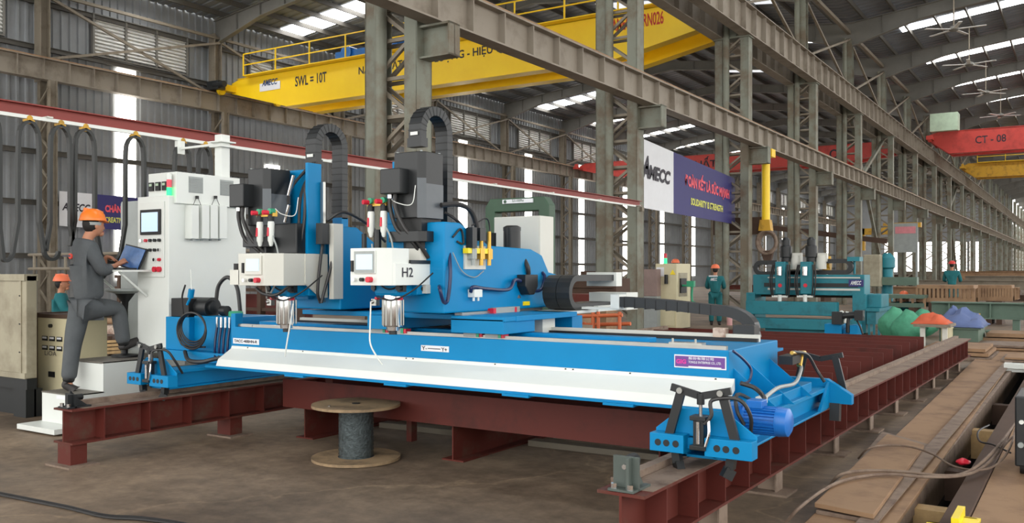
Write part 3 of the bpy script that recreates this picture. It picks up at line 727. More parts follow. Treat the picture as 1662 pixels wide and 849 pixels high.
b = MB(); b.cbox(at(1236, 649, X=-1.66), .05, .08, .04); b.build('white_valve', M['white'], G)
# saddle of the drilling heads
b = MB()
b.box(-4.95, -4.68, 5.5, 6.55, 1.09, 1.2); b.box(-4.1, -3.62, 5.5, 5.95, 1.09, 1.2); b.box(-4.1, -3.605, 5.5, 6.595, 1.183, 1.218); b.box(-5.85, -3.6, 5.65, 6.6, 1.18, 1.22)
b.build('saddle', bl, G, bevel=.004)
for k, (x0, m) in enumerate(((-4.95, 'grey'), (-4.76, 'grey'), (-4.02, 'grey'), (-3.82, 'grey'))):
    b = MB(); b.box(x0, x0 + .12, 5.55, 5.62, 1.058, 1.1); bb = b.build('guide_block', M['grey'], G, bevel=.003)
    b = MB(); b.box(x0 + .12, x0 + .145, 5.55, 5.62, 1.058, 1.1); b.build('green_seal', M['greenpl'], bb)
    b = MB(); b.box(x0 + .145, x0 + .17, 5.555, 5.62, 1.06, 1.095); b.build('red_end_cap', M['redpl'], bb)
b = MB(); b.box(-4.03, -3.7, 6.2, 6.4, 1.06, 1.175); b.build('rack_cover', M['cream'], G)
b = MB(); b.box(-3.93, -3.66, 6.62, 6.8, .98, 1.18); b.build('feed_gearbox', bl, G)
# long cable chain behind the beam
b = MB(); cy = 6.93
pts = [(-3.36, cy, 1.30), (-3.1, cy, 1.292), (-2.9, cy, 1.28), (-2.7, cy, 1.262), (-2.5, cy, 1.245)]
ce = (-2.48, 1.12)
for k in range(1, 9):
    a = math.pi / 2 - math.pi * k / 9 * .62; pts.append((ce[0] + .27 * math.cos(a) , cy, ce[1] - .02 + .145 * math.sin(a)))
pts.append((-2.2, cy, 1.03))
b.band(pts, .12, .085, (0, 1, 0)); lc = b.build('travel_cable_chain', M['chain'], G)
b = MB()
for i in range(len(pts) - 1):
    pass
for k in range(9):
    x = -3.3 + k * .095; b.box(x, x + .008, cy - .064, cy + .064, 1.25 - k * .005, 1.335 - k * .0055)
b.build('chain_link_seams', M['rubber'], lc)
b = MB(); b.box(-3.42, -3.34, cy - .07, cy + .07, 1.24, 1.36); b.box(-3.85, -3.36, cy - .06, cy + .06, 1.23, 1.25); b.build('chain_bracket', M['white'], G)
b = MB(); b.box(-6.5, -2.0, 6.6, 7.02, .94, .96); b.build('chain_tray', bl, G)

# ------------------------------------------------------------------ drilling heads
def body_profile(b, x0, x1, y1=7.05, y0=5.35):
    b.prism([(y0, 1.24), (y0, 1.93), (y0 + .2, 1.93), (5.95, 1.765), (6.6, 1.75), (6.78, 1.7), (6.9, 1.55), (y1, 1.53), (y1, 1.28), (y1 - .1, 1.24)], 'x', x0, x1)
def chain_loop(H, x, ya, yb, ztop, zl, zr, w=.12):
    R = (yb - ya) / 2; yc = (ya + yb) / 2; pts = [(x, ya, zl)]
    n = 12
    k = int((ztop - R - zl) / .055)
    for i in range(1, max(k, 1)): pts.append((x, ya, zl + (ztop - R - zl) * i / k))
    for i in range(n + 1):
        a = math.pi - math.pi * i / n; pts.append((x, yc + R * math.cos(a), ztop - R + R * math.sin(a)))
    k = int((ztop - R - zr) / .055)
    for i in range(1, k + 1): pts.append((x, yb, ztop - R - (ztop - R - zr) * i / k))
    b = MB(); b.band(pts, w, .07, (1, 0, 0)); c = b.build('vertical_cable_chain', M['chain'], H)
    b = MB()
    for i in range(1, len(pts) - 1):
        p0 = Vector(pts[i]); d = (Vector(pts[i + 1]) - Vector(pts[i - 1])).normalized(); nn = d.cross(Vector((1, 0, 0)))
        b.obox(p0 - nn * .037 , p0 + nn * .037, .008, w + .006, up=(1, 0, 0)) if False else b.obox(p0 - Vector((w / 2 + .002, 0, 0)), p0 + Vector((w / 2 + .002, 0, 0)), .008, .076, up=nn)
    b.build('chain_link_seams', M['rubber'], c)
    b = MB(); b.box(x - .07, x + .07, ya - .04, ya + .04, zl - .06, zl + .01); b.build('chain_end_bracket', M['black'], c)
    b = MB(); b.box(x - .035, x + .035, ya - .045, ya - .04, zl + .03, zl + .055); b.build('white_label', M['white'], c)
    return c
def hmi(H, x0, x1, y, z0, z1, lit):
    t = MB(); t.box(x0 + .045, x1 - .012, y - .012, y, z0 + .085, z1 - .018); p_ = t.build('hmi_frame', M['cream' if lit else 'white'], H, bevel=.003)
    t = MB(); t.box(x0 + .07, x1 - .035, y - .0165, y - .011, z0 + .115, z1 - .045); t.build('hmi_screen', M['screen'], p_)
    if not lit:
        t = MB(); t.box(x0 + .05, x1 - .017, y - .0145, y - .0115, z0 + .09, z1 - .023); t.build('hmi_bezel', M['grey'], p_)
    for k, (m) in enumerate(('chrome', 'rubber', 'redpl')):
        t = MB(); xx = x0 + .05 + k * .075; t.cyl((xx, y - .03 - .01 * (k == 2), z0 + .042), (xx, y, z0 + .042), .014 + .007 * (k == 2), 14); t.build('push_button', M[m], H, smooth=True)
    t = MB(); t.box(x0 + .015, x0 + .035, y - .015, y, z0 + .1, z0 + .18); t.build('side_handle', M['rubber'], H)
def air_unit(H, x, y, z, left=True):
    t = MB(); t.box(x - .09, x + .1, y - .01, y + .04, z + .04, z + .09); vb = t.build('air_valve_block', M['brass'], H)
    for k, dx in enumerate((-.06, .07)):
        t = MB(); t.lathe((x + dx, y, z - .2), [(.01, 0), (.017, .015), (.019, .03), (.026, .045), (.028, .18), (.024, .2)], 16); o = t.build('air_filter_bowl', M['white'], H, smooth=True)
        t = MB(); t.cyl((x + dx, y, z), (x + dx, y, z + .05), .026, 14); t.build('bowl_cap', M['rubber'], o, smooth=True)
        t = MB(); t.cyl((x + dx - .004, y - .031, z - .12), (x + dx - .004, y - .025, z - .05), .009, 8); t.build('red_mark', M['redpl'], o)
        t = MB(); t.cyl((x + dx - .02, y - .07, z + .07), (x + dx, y - .01, z + .07), .019, 16); t.build('pressure_gauge', M['redpl'], o, smooth=True)
        t = MB(); t.cyl((x + dx + .01, y - .03, z + .08), (x + dx + .01, y + .02, z + .08), .024, 12); t.build('gauge_ring', M['greenpl'], o)
    t = MB(); t.tube([(x - .05, y, z - .25), (x - .03, y, z - .4), (x + .05, y - .03, z - .55), (x + .02, y, z - .62)], .007); t.tube([(x + .08, y, z - .1), (x + .17, y - .02, z - .25), (x + .15, y, z - .45), (x + .05, y, z - .6)], .007); t.build('air_tube', M['grey'], H)
    t = MB(); t.tube([(x + .12, y, z + .1), (x + .25, y - .05, z + .05), (x + .36, y - .02, z + .04), (x + .38, y, z + .18)], .0035); t.build('clear_air_tube', M['white'], H)
def spindle_motor(H, x0, x1, y0, y1, z0, z1, tb):
    c = .045
    t = MB(); t.prism([(x0 + c, y0), (x1 - c, y0), (x1, y0 + c), (x1, y1 - c), (x1 - c, y1), (x0 + c, y1), (x0, y1 - c), (x0, y0 + c)], 'z', z0 + .1, z1); m = t.build('spindle_motor', M['black'], H, bevel=.006)
    t = MB(); t.box(x0 + .03, x1 - .03, y0 + .03, y1 - .03, z0, z0 + .1); t.build('motor_vents', M['rubber'], m)
    t = MB(); t.box(x1 - .0, x1 + .004, y0 + c, y1 - c, z0 + .1, z0 + .36); t.prism([(x1 - c - .001, y0 - .003), (x1 - c, y0), (x1, y0 + c), (x1 + .004, y0 + c)], 'z', z0 + .1, z0 + .4); t.build('grey_lower_panel', M['shell'], m)
    t = MB(); t.prism([(x0 - .03 + c, y0 - .03), (x1 + .03 - c, y0 - .03), (x1 + .03, y0 - .03 + c), (x1 + .03, y1), (x0 - .03, y1), (x0 - .03, y0 - .03 + c)], 'z', z0 - .08, z0); t.build('motor_flange', M['black'], m, bevel=.004)
    t = MB(); t.box(tb[0], tb[1], y0 - .11, y0 + .01, z1 - .32, z1 - .13); q = t.build('terminal_box', M['black'], m, bevel=.008)
    t = MB()
    for k in range(2):
        xx = tb[0] + .05 + k * .05; t.tube([(xx, y0 - .05, z1 - .32), (xx, y0 - .05, z1 - .42), (xx + .05 + .03 * k, y0 - .03, z1 - .58), (xx + .16, y0 + .02, z1 - .68), (xx + .2, y0 + .1, z1 - .8)], .016, 8)
    t.build('power_cable', M['hose'], q, smooth=True)
    t = MB(); t.cyl((tb[0] + .05, y0 - .05, z1 - .35), (tb[0] + .05, y0 - .05, z1 - .32), .024, 10); t.build('cable_gland', M['chrome'], q)
    t = MB()
    for xx in (x0 + .04, x1 - .04):
        for yy in (y0 + .04, y1 - .04): t.cyl((xx, yy, z1), (xx, yy, z1 + .012), .01, 6)
    t.build('motor_bolts', M['grey'], m); return m
def spindle(H, x, y, zb, r=.078):
    t = MB(); t.lathe((x, y, zb), [(.05, -.03), (.052, 0), (r * .95, .0), (r, .012), (r, .2), (r * .97, .235)], 24); s = t.build('spindle_nose', M['chrome'], H, smooth=True)
    t = MB()
    for k in range(12):
        a = 2 * math.pi * k / 12; t.cyl((x + r * math.cos(a), y + r * math.sin(a), zb + .01), (x + r * math.cos(a), y + r * math.sin(a), zb + .2), .007, 6)
    t.build('spindle_ribs', M['rail'], s, smooth=True)
    t = MB(); t.cyl((x, y, zb - .06), (x, y, zb - .03), .03, 12); t.build('drill_holder', M['black'], s)
    t = MB(); t.box(x - .125, x + .1, y - .075, y + .35, zb + .225, zb + .34); t.build('spindle_housing', bl, H, bevel=.025)
    t = MB(); t.box(x - .2, x + .15, y + .1, y + .45, zb + .235, zb + .33); h = t.build('slide_plate', bl, H, bevel=.006)
    t = MB()
    for k in range(3): t.cyl((x + .151, y + .16 + k * .1, zb + .28), (x + .156, y + .16 + k * .1, zb + .28), .016, 12)
    t.build('bolt_holes', M['rubber'], h)
    for s_ in (-1, 1):
        t = MB(); t.box(x + s_ * .12 - .025, x + s_ * .12 + .025, y - .06, y - .02, zb + .26, zb + .36); t.cyl((x + s_ * .12, y - .09, zb + .29), (x + s_ * .12, y - .05, zb + .29), .022, 10); t.build('sensor_clamp', M['black'], H)
        t = MB(); t.cyl((x + s_ * .11, y - .07, zb + .21), (x + s_ * .11, y - .03, zb + .21), .012, 10); t.build('red_fitting', M['redpl'], H)
    t = MB(); t.cbox((x - .13, y - .05, zb + .18), .05, .04, .05); t.cyl((x - .15, y - .08, zb + .18), (x - .12, y - .04, zb + .2), .014, 8); t.build('coolant_block', M['rail'], H)
    t = MB(); t.tube([(x + .11, y - .06, zb + .3), (x + .04, y - .1, zb + .28), (x - .05, y - .1, zb + .32), (x - .15, y - .06, zb + .38), (x - .2, y, zb + .45)], .006); t.tube([(x - .1, y - .07, zb + .22), (x + .08, y - .1, zb + .2), (x + .22, y - .04, zb + .27), (x + .3, y + .1, zb + .4)], .006); t.build('sensor_wires', M['rubber'], H)

# right head, marked H2
H = thing('drilling_unit', (-4.35, 5.2, 1.0), 'right drilling head of the blue gantry, white box marked H2', 'drilling head')
b = MB(); body_profile(b, -4.62, -4.05); body = b.build('ram_body', bl, H, bevel=.012)
b = MB(); b.box(-4.62, -4.35, 5.36, 5.6, 1.93, 2.02); b.build('ram_rib', bl, body)
b = MB(); b.prism([(-4.53, 4.85), (-4.27, 4.85), (-4.2, 4.93), (-4.2, 5.12), (-4.53, 5.12)], 'z', 1.455, 1.725); cb = b.build('control_box', M['white'], H, bevel=.003)
b = MB(); b.prism([(-4.3, 4.94), (-4.2, 4.935), (-4.185, 4.95), (-4.185, 5.42), (-4.185, 5.62), (-4.5, 5.62), (-4.5, 5.12), (-4.3, 5.12)], 'z', 1.455, 1.615); wb = b.build('front_guard', M['white'], H, bevel=.003)
b = MB(); b.box(-4.3, -4.18, 5.3, 5.5, 1.39, 1.455); b.build('guard_foot', M['cream'], wb)
text('H2', M['ink'], (-4.183, 5.02, 1.515), (0, 1, 0), .125, .07, wb, bold=.01)
b = MB(); b.box(-4.24, -4.2, 5.6, 5.72, 1.46, 1.56); b.build('warning_label', M['bwhite'], H)
hmi(H, -4.53, -4.27, 4.85, 1.455, 1.725, False)
spindle_motor(H, -4.49, -4.18, 5.25, 5.55, 1.86, 2.46, (-4.5, -4.31))
b = MB(); b.cyl((-4.335, 5.4, 1.7), (-4.335, 5.4, 1.8), .115, 26); b.build('motor_neck', M['black'], H, smooth=True)
b = MB(); b.cyl((-4.335, 5.4, 1.63), (-4.335, 5.4, 1.73), .135, 8); b.box(-4.26, -4.2, 5.48, 5.58, 1.63, 1.8); b.build('gearbox_collar', M['cream'], H, bevel=.004)
b = MB(); b.box(-4.5, -4.18, 5.12, 5.56, 1.612, 1.64); b.cbox((-4.19, 5.55, 1.64), .05, .06, .06); b.build('dark_slide', M['black'], H)
spindle(H, -4.37, 5.14, 1.145)
chain_loop(H, -4.37, 5.43, 5.77, 2.82, 2.58, 1.95)
b = MB(); b.box(-4.6, -4.5, 5.4, 5.56, 1.3, 2.42); b.build('slide_column', bl, H, bevel=.004)
air_unit(H, -4.6, 5.22, 2.02)
b = MB(); b.cyl((-4.73, 5.22, 1.45), (-4.73, 5.22, 1.85), .02, 8); b.cyl((-4.62, 5.25, 1.72), (-4.62, 5.25, 1.88), .03, 10); b.build('air_manifold_posts', M['black'], H)
b = MB(); b.tube([(-4.5, 5.04, 1.33), (-4.49, 5.02, 1.15), (-4.47, 5.0, 1.02), (-4.4, 5.0, .92), (-4.37, 5.02, .87)], .006); b.build('clear_coolant_tube', M['white'], H, smooth=True)
for m, r, pts in (('bluehose', .014, [at(727, 390, X=-4.1), at(731, 440, X=-4.02), at(727, 485, X=-4.02), at(720, 490, X=-4.02), at(714, 470, X=-4.02), at(713, 465, X=-4.08)]),
                  ('hose', .02, [at(716, 333, X=-4.15), at(745, 332, X=-4.1), at(766, 345, X=-4.1), at(776, 380, X=-4.1), at(775, 405, X=-4.1)]),
                  ('hose', .012, [at(722, 345, X=-4.25), at(738, 355, X=-4.2), at(752, 370, X=-4.1), at(758, 395, X=-4.05)]),
                  ('hose', .008, [at(735, 385, X=-4.04), at(748, 372, X=-4.04), at(752, 395, X=-4.04), at(742, 392, X=-4.04)]),
                  ('hose', .006, [at(766, 366, X=-4.1), at(790, 355, X=-4.1), at(795, 380, X=-4.1), at(788, 405, X=-4.05)]),
                  ('grey', .004, [at(735, 410, X=-4.03), at(750, 440, X=-4.03), at(770, 450, X=-4.03), at(785, 440, X=-4.03)]),
                  ('bluehose', .015, [at(764, 474, X=-4.02), at(768, 466, X=-4.0), at(790, 469, X=-4.0), at(825, 470, X=-4.0), at(835, 455, X=-4.0), at(845, 456, X=-4.0)]),
                  ('bluehose', .015, [at(862, 472, X=-4.0), at(878, 470, X=-4.0), at(884, 450, X=-4.02), at(880, 442, X=-4.05)]),
                  ('hose', .02, [at(795, 407, X=-4.15), at(825, 411, X=-4.15), at(845, 415, X=-4.1), at(856, 432, X=-4.03), at(858, 445, X=-4.03)])):
    b = MB(); b.tube(pts, r, 8); b.build('hose', M[m], H, smooth=True)
a, c = at(752, 437, X=-4.05), at(786, 400, X=-4.05)
b = MB(); b.box(-4.06, -4.035, a.y, c.y, a.z, c.z); vp = b.build('valve_panel', M['cream'], H)
b = MB(); b.box(-4.04, -3.99, a.y - .02, c.y + .02, c.z - .06, c.z - .02); b.build('yellow_bar', M['pyel'], vp)
for k in range(3):
    b = MB(); yy = a.y + .06 + k * .11; b.cyl((-4.0, yy, a.z + .03), (-4.0, yy, a.z + .3), .017, 8); b.cbox((-4.01, yy, a.z + .12), .05, .06, .08); b.build('brass_valve', M['brass' if k else 'grey'], vp)
b = MB(); b.cbox((-4.0, a.y + .04, c.z + .06), .06, .06, .16); b.cbox((-4.0, a.y + .16, c.z + .09), .05, .08, .1); b.build('solenoid', M['black'], vp)
a = at(849, 469, X=-4.05)
b = MB(); b.prism([(a.y - .1, 1.53), (a.y + .1, 1.53), (a.y + .1, 1.43), (a.y + .04, 1.36), (a.y - .04, 1.36), (a.y - .1, 1.43)], 'x', -4.05, -3.96); jb = b.build('cable_plug', M['black'], H, bevel=.006)
b = MB(); b.cyl(at(842, 484, X=-3.95), at(842, 479, X=-3.95), .02, 8, .005); b.build('plug_lamp', M['chrome'], jb)
a, c = at(850, 496, X=-4.04), at(860, 489, X=-4.04); b = MB(); b.box(-4.05, -4.04, a.y, c.y, a.z, c.z); b.build('yellow_label', M['pyel'], H)
a = at(769, 478, X=-4.03); b = MB(); b.box(-4.05, -3.99, a.y - .05, a.y + .06, a.z - .02, a.z + .04); b.cyl((-4.01, a.y - .03, a.z - .05), (-4.01, a.y - .03, a.z), .01, 8); b.cyl((-4.01, a.y + .03, a.z - .05), (-4.01, a.y + .03, a.z), .01, 8); b.build('white_connector', M['white'], H)
b = MB(); b.box(-4.1, -4.03, 5.55, 6.75, 1.215, 1.24); b.build('slide_rail', M['rail'], H)
a = at(805, 500, X=-4.0); b = MB(); b.box(-4.09, -4.0, a.y, a.y + .36, 1.195, 1.265); gb = b.build('guide_block', M['grey'], H)
b = MB(); b.box(-4.09, -3.998, a.y - .04, a.y, 1.2, 1.26); b.box(-4.09, -3.998, a.y + .28, a.y + .31, 1.2, 1.26); b.build('red_end_cap', M['redpl'], gb)
b = MB(); b.cyl((-4.2, 6.52, 1.75), (-4.2, 6.52, 1.91), .075, 22); b.lathe((-4.2, 6.52, 1.91), [(.078, 0), (.078, .03), (.05, .045)], 22); fm = b.build('feed_motor', M['black'], H, smooth=True)
b = MB(); b.cbox((-4.33, 6.38, 1.83), .07, .07, .12); b.build('motor_connector', M['black'], fm)
b = MB(); b.box(-4.63, -4.13, 6.88, 7.12, 1.535, 2.06); eb = b.build('electrical_cabinet', M['cream'], H, bevel=.006)
b = MB(); b.box(-4.62, -4.14, 6.874, 6.88, 1.545, 2.05); b.build('cabinet_door', M['cream'], eb)
# twin cable chain at the rear of the head
for k, x in enumerate((-3.905, -3.77)):
    R = .125; yc = 6.8; zc = 1.375; pts = [(x, 7.55, zc + R)] + [(x, 7.55 - (7.55 - yc) * i / 8, zc + R) for i in range(1, 8)]
    for i in range(11):
        a = math.pi / 2 + math.pi * i / 10; pts.append((x, yc + R * math.cos(a), zc + R * math.sin(a)))
    pts += [(x, yc + .1 * i, zc - R) for i in range(1, 8)]
    b = MB(); b.band(pts, .13, .055, (1, 0, 0)); b.build('twin_cable_chain', M['chain'], H)
b = MB(); b.box(-4.0, -3.68, 6.45, 7.1, 1.195, 1.22); b.box(-3.98, -3.66, 7.1, 7.7, 1.2, 1.25); b.build('chain_trough', M['white'], H)
b = MB(); b.box(-3.99, -3.68, 7.5, 7.62, 1.42, 1.55); b.build('upper_chain_bracket', M['white'], H)
b = MB(); b.box(-3.99, -3.6, 7.55, 7.8, 1.2, 1.36); b.build('lower_chain_bracket', M['white'], H)

# left head
H = thing('drilling_unit', (-5.5, 5.2, 1.0), 'left drilling head of the blue gantry, next to the control cabinet', 'drilling head')
b = MB(); body_profile(b, -5.75, -5.2, y1=6.9, y0=5.45); body = b.build('ram_body', bl, H, bevel=.012)
b = MB(); b.prism([(-5.72, 4.83), (-5.42, 4.83), (-5.31, 4.93), (-5.3, 5.4), (-5.72, 5.4)], 'z', 1.445, 1.70); cb = b.build('control_box', M['cream'], H, bevel=.003)
b = MB(); b.prism([(5.15, 1.46), (5.33, 1.34), (5.4, 1.34), (5.4, 1.7), (5.15, 1.7)], 'x', -5.315, -5.296); b.build('side_guard', M['cream'], cb)
hmi(H, -5.68, -5.43, 4.83, 1.445, 1.70, True)
b = MB(); b.box(-5.82, -5.71, 4.83, 4.87, 1.45, 1.57); b.build('button_box', M['cream'], H)
b = MB(); b.cyl((-5.76, 4.85, 1.57), (-5.76, 4.85, 1.62), .025, 10); b.build('round_knob', M['rubber'], H)
spindle_motor(H, -5.94, -5.67, 5.08, 5.38, 1.84, 2.41, (-6.0, -5.83))
b = MB(); b.box(-5.9, -5.7, 5.1, 5.34, 1.68, 1.86); b.build('motor_neck', M['black'], H)
b = MB(); b.box(-5.72, -5.4, 5.15, 5.45, 1.7, 1.95); b.build('valve_block_plate', M['black'], H, bevel=.01)
air_unit(H, -5.6, 5.0, 1.96)
spindle(H, -5.48, 5.12, 1.125)
b = MB(); b.box(-5.75, -5.52, 5.4, 5.47, 1.32, 2.42); b.build('slide_column', bl, H, bevel=.004)
b = MB(); b.box(-5.4, -5.37, 5.25, 5.4, 1.35, 2.45); b.build('slide_column_side', bl, H)
b = MB(); b.box(-5.36, -5.33, 5.38, 5.41, 1.3, 2.3); b.build('linear_guide', M['rail'], H)
b = MB(); b.box(-5.24, -5.19, 5.36, 5.47, 1.33, 1.95); b.build('cover_panel', M['cream'], H)
chain_loop(H, -5.56, 5.5, 5.82, 2.80, 2.5, 2.02)
b = MB(); b.box(-5.61, -5.5, 5.78, 5.86, 1.7, 2.03); b.build('chain_post', bl, H)
for k, pts in enumerate(([(-5.5, 5.46, 2.48), (-5.5, 5.3, 2.2), (-5.45, 5.22, 1.9), (-5.5, 5.2, 1.75)], [(-5.47, 5.46, 2.48), (-5.42, 5.28, 2.3), (-5.4, 5.24, 2.0), (-5.42, 5.2, 1.72)], [(-5.53, 5.46, 2.48), (-5.6, 5.28, 2.25), (-5.55, 5.2, 2.05)],
              [(-5.28, 5.36, 1.95), (-5.27, 5.3, 1.7), (-5.27, 5.26, 1.4), (-5.28, 5.3, 1.3)], [(-5.22, 5.45, 1.9), (-5.22, 5.36, 1.6), (-5.25, 5.28, 1.3)], [(-5.3, 5.4, 1.98), (-5.2, 5.5, 2.05), (-5.19, 5.8, 1.95), (-5.19, 6.0, 1.82)],
              [(-5.7, 5.0, 1.42), (-5.6, 4.98, 1.38), (-5.45, 4.98, 1.37), (-5.32, 5.0, 1.44)])):
    b = MB(); b.tube(pts, .013, 7); b.build('hose', M['hose'], H, smooth=True)
b = MB(); b.box(-5.29, -5.22, 5.26, 5.34, 1.78, 1.95); b.build('junction_box', M['black'], H)
b = MB(); b.tube([(-5.32, 5.04, 1.3), (-5.33, 5.02, 1.15), (-5.35, 5.0, .98), (-5.37, 5.0, .88)], .006); b.build('clear_coolant_tube', M['white'], H, smooth=True)
for (p0, p1) in (((-5.5, 5.16, 2.18), (-5.44, 5.16, 2.34)), ((-5.52, 5.14, 1.96), (-5.47, 5.14, 2.1))):
    b = MB(); b.cyl(p0, p1, .016, 10); b.build('proximity_sensor', M['chrome'], H, smooth=True)

# ------------------------------------------------------------------ control cabinet
K = thing('control_cabinet', (-8.15, 6.2, .7), 'tall white control cabinet on the left end of the gantry', 'cabinet')
b = MB(); b.box(-8.42, -7.9, 5.78, 6.78, .73, 2.34); b.build('cabinet_body', M['white'], K, bevel=.008)
b = MB(); b.box(-8.32, -7.86, 5.84, 6.66, 2.26, 2.585); ub = b.build('upper_unit', M['white'], K, bevel=.006)
for k, yy in enumerate((6.0, 6.4)):
    b = MB()
    for q in range(9): b.box(-7.862, -7.85, yy, yy + .16, 2.39 + q * .017, 2.398 + q * .017)
    b.box(-7.864, -7.858, yy - .01, yy + .17, 2.38, 2.55); b.build('vent_grille', M['grey'], ub)
for k in range(3):
    b = MB(); x = -8.29 + k * .11; b.box(x, x + .07, 5.82, 5.84, 2.4, 2.49); q = b.build('rocker_switch', M['rubber'], ub)
    b = MB(); b.box(x + .015, x + .055, 5.815, 5.82, 2.45, 2.475); b.build('switch_lamp', M['palegreen'], q)
for k, u0 in enumerate((305, 322, 336, 351)):
    a = at(u0, 333, X=-7.85); c = at(u0 + 12, 388, X=-7.85)
    b = MB(); b.box(-7.9, -7.79, a.y, c.y, c.z, a.z); f_ = b.build('white_filter_box', M['white'], K, bevel=.004)
    b = MB(); b.cyl((-7.86, (a.y + c.y) / 2, c.z - .02), (-7.86, (a.y + c.y) / 2, c.z), .015, 8); b.build('drain', M['grey'], f_)
b = MB()
for u_ in (320, 350):
    q = at(u_, 318, X=-7.84); b.cyl(q, q - Vector((0, -.0, .03)), .018, 10); b.tube([q, q + Vector((0, -.06, -.12))], .003, sm=0); b.tube([q, q + Vector((0, .06, -.12))], .003, sm=0)
b.build('eye_hooks', M['rubber'], K)
# front face with screen
b = MB(); b.box(-8.36, -7.96, 5.766, 5.78, 1.5, 2.28); b.build('operator_panel', M['white'], K, bevel=.004)
b = MB(); b.box(-8.33, -8.0, 5.745, 5.768, 1.94, 2.2); q = b.build('touch_screen', M['rubber'], K, bevel=.005)
b = MB(); b.box(-8.3, -8.03, 5.742, 5.746, 1.97, 2.17); b.build('screen_glass', M['screen'], q)
for r_ in range(4):
    for k in range(5):
        if r_ > 1 and k < 3: continue
        x = -8.32 + k * .075; z = 1.88 - r_ * .1
        b = MB(); b.cyl((x, 5.74, z), (x, 5.768, z), .017 + .012 * (r_ == 3), 12); b.build('panel_button', M[('chrome', 'redpl', 'black', 'black', 'black')[(k + r_) % 5] if r_ != 3 else 'redpl'], K, smooth=True)
b = MB(); b.box(-9.34, -8.5, 6.2, 6.6, .3, 2.36); b.build('rear_cabinet', M['grey'], K, bevel=.005)
b = MB(); b.box(-9.33, -8.51, 6.19, 6.2, .32, 2.34); b.build('rear_cabinet_door', M['grey'], K)
b = MB(); b.box(-8.06, -7.95, 6.48, 6.6, 2.585, 3.06); p_ = b.build('cable_post', M['white'], K, bevel=.006)
b = MB(); b.box(-8.1, -7.9, 6.44, 6.64, 2.92, 2.935); b.box(-8.1, -7.9, 6.44, 6.64, 2.97, 2.985); b.box(-8.74, -8.04, 6.52, 6.55, 2.95, 2.975); b.box(-8.76, -8.7, 6.49, 6.58, 2.9, 3.05); b.build('post_clamp', M['white'], p_)
a = at(280, 300, Y=5.84)
b = MB(); b.cyl((a.x, 5.8, 2.34), (a.x, 5.8, 2.42), .026, 16); st = b.build('signal_lamp', M['greenlight'], K, smooth=True)
b = MB(); b.cyl((a.x, 5.8, 2.42), (a.x, 5.8, 2.5), .026, 16); b.build('red_lamp', M['pink'], st, smooth=True)
b = MB(); b.lathe((a.x, 5.8, 2.5), [(.028, 0), (.028, .05), (.018, .065)], 16); b.build('lamp_cap', M['white'], st, smooth=True)
# laptop shelf
b = MB(); b.box(-8.75, -8.15, 5.42, 5.78, 1.555, 1.575); s_ = b.build('laptop_shelf', M['white'], K)
b = MB()
for x in (-8.68, -8.25): b.obox((x, 5.45, 1.555), (x, 5.77, 1.3), .02, .02)
b.build('shelf_braces', M['white'], s_)
b = MB(); b.box(-8.6, -7.95, 5.75, 5.78, .73, .78); b.build('floor_trim', M['grey'], K)
# laptop
Lp = thing('laptop', (-8.42, 5.55, 1.575), 'open dark laptop on the shelf in front of the worker', 'laptop')
b = MB(); b.box(-8.68, -8.26, 5.44, 5.68, 1.575, 1.595); b.build('keyboard_base', M['black'], Lp, bevel=.004)
b = MB(); b.obox((-8.44, 5.68, 1.59), (-8.40, 5.76, 1.82), .4, .012, up=(0, -1, .3)); lid = b.build('lid', M['black'], Lp)
b = MB(); b.obox((-8.438, 5.672, 1.605), (-8.402, 5.744, 1.81), .37, .004, up=(0, -1, .3)); b.build('screen', M['lapscreen'], Lp)
# pedestal table
T = thing('pedestal_table', (-8.3, 5.35, .67), 'small round table on a thin black post beside the worker', 'table')
a = at(203, 472, X=-8.56)
b = MB(); b.lathe((a.x, a.y, a.z), [(.03, -.06), (.07, -.035), (.2, 0), (.205, .02), (.0, .022)], 26); b.build('table_top', M['grey'], T, smooth=True)
b = MB(); b.cyl((a.x, a.y, .68), (a.x, a.y, a.z - .02), .03, 14, .03); b.lathe((a.x, a.y, a.z - .2), [(.03, 0), (.035, .08), (.1, .17)], 16); b.build('post', M['rubber'], T, smooth=True)
b = MB(); b.lathe((a.x, a.y, .662), [(.14, 0), (.14, .015), (.04, .03)], 18); b.build('foot', M['rubber'], T, smooth=True)
# white steps
W = thing('white_steps', (-8.47, 5.4, 0), 'white two step steel staircase the worker stands on', 'steps')
b = MB(); b.box(-8.8, -8.15, 4.72, 5.3, .02, .07); b.build('base_plate', M['white'], W, bevel=.004)
b = MB(); b.prism([(4.95, .07), (4.95, .365), (5.25, .365), (5.25, .655), (6.2, .655), (6.2, .55), (5.9, .55), (5.45, .07)], 'x', -8.215, -8.2); b.prism([(4.95, .07), (4.95, .365), (5.25, .365), (5.25, .655), (6.2, .655), (6.2, .55), (5.9, .55), (5.45, .07)], 'x', -8.76, -8.745); b.build('stringers', M['white'], W)
b = MB(); b.box(-8.745, -8.215, 4.95, 4.962, .07, .355); q = b.build('lower_riser', M['white'], W)
b = MB(); b.box(-8.5, -8.3, 4.945, 4.95, .31, .345); b.build('step_label', M['bwhite'], q)
b = MB(); b.box(-8.745, -8.215, 5.25, 5.262, .365, .64); b.build('upper_riser', M['white'], W)
b = MB(); b.box(-8.76, -8.2, 4.945, 5.26, .355, .367); b.build('lower_tread', M['tread'], W)
b = MB(); b.box(-8.76, -8.2, 5.25, 6.2, .645, .657); b.build('upper_tread', M['tread'], W)
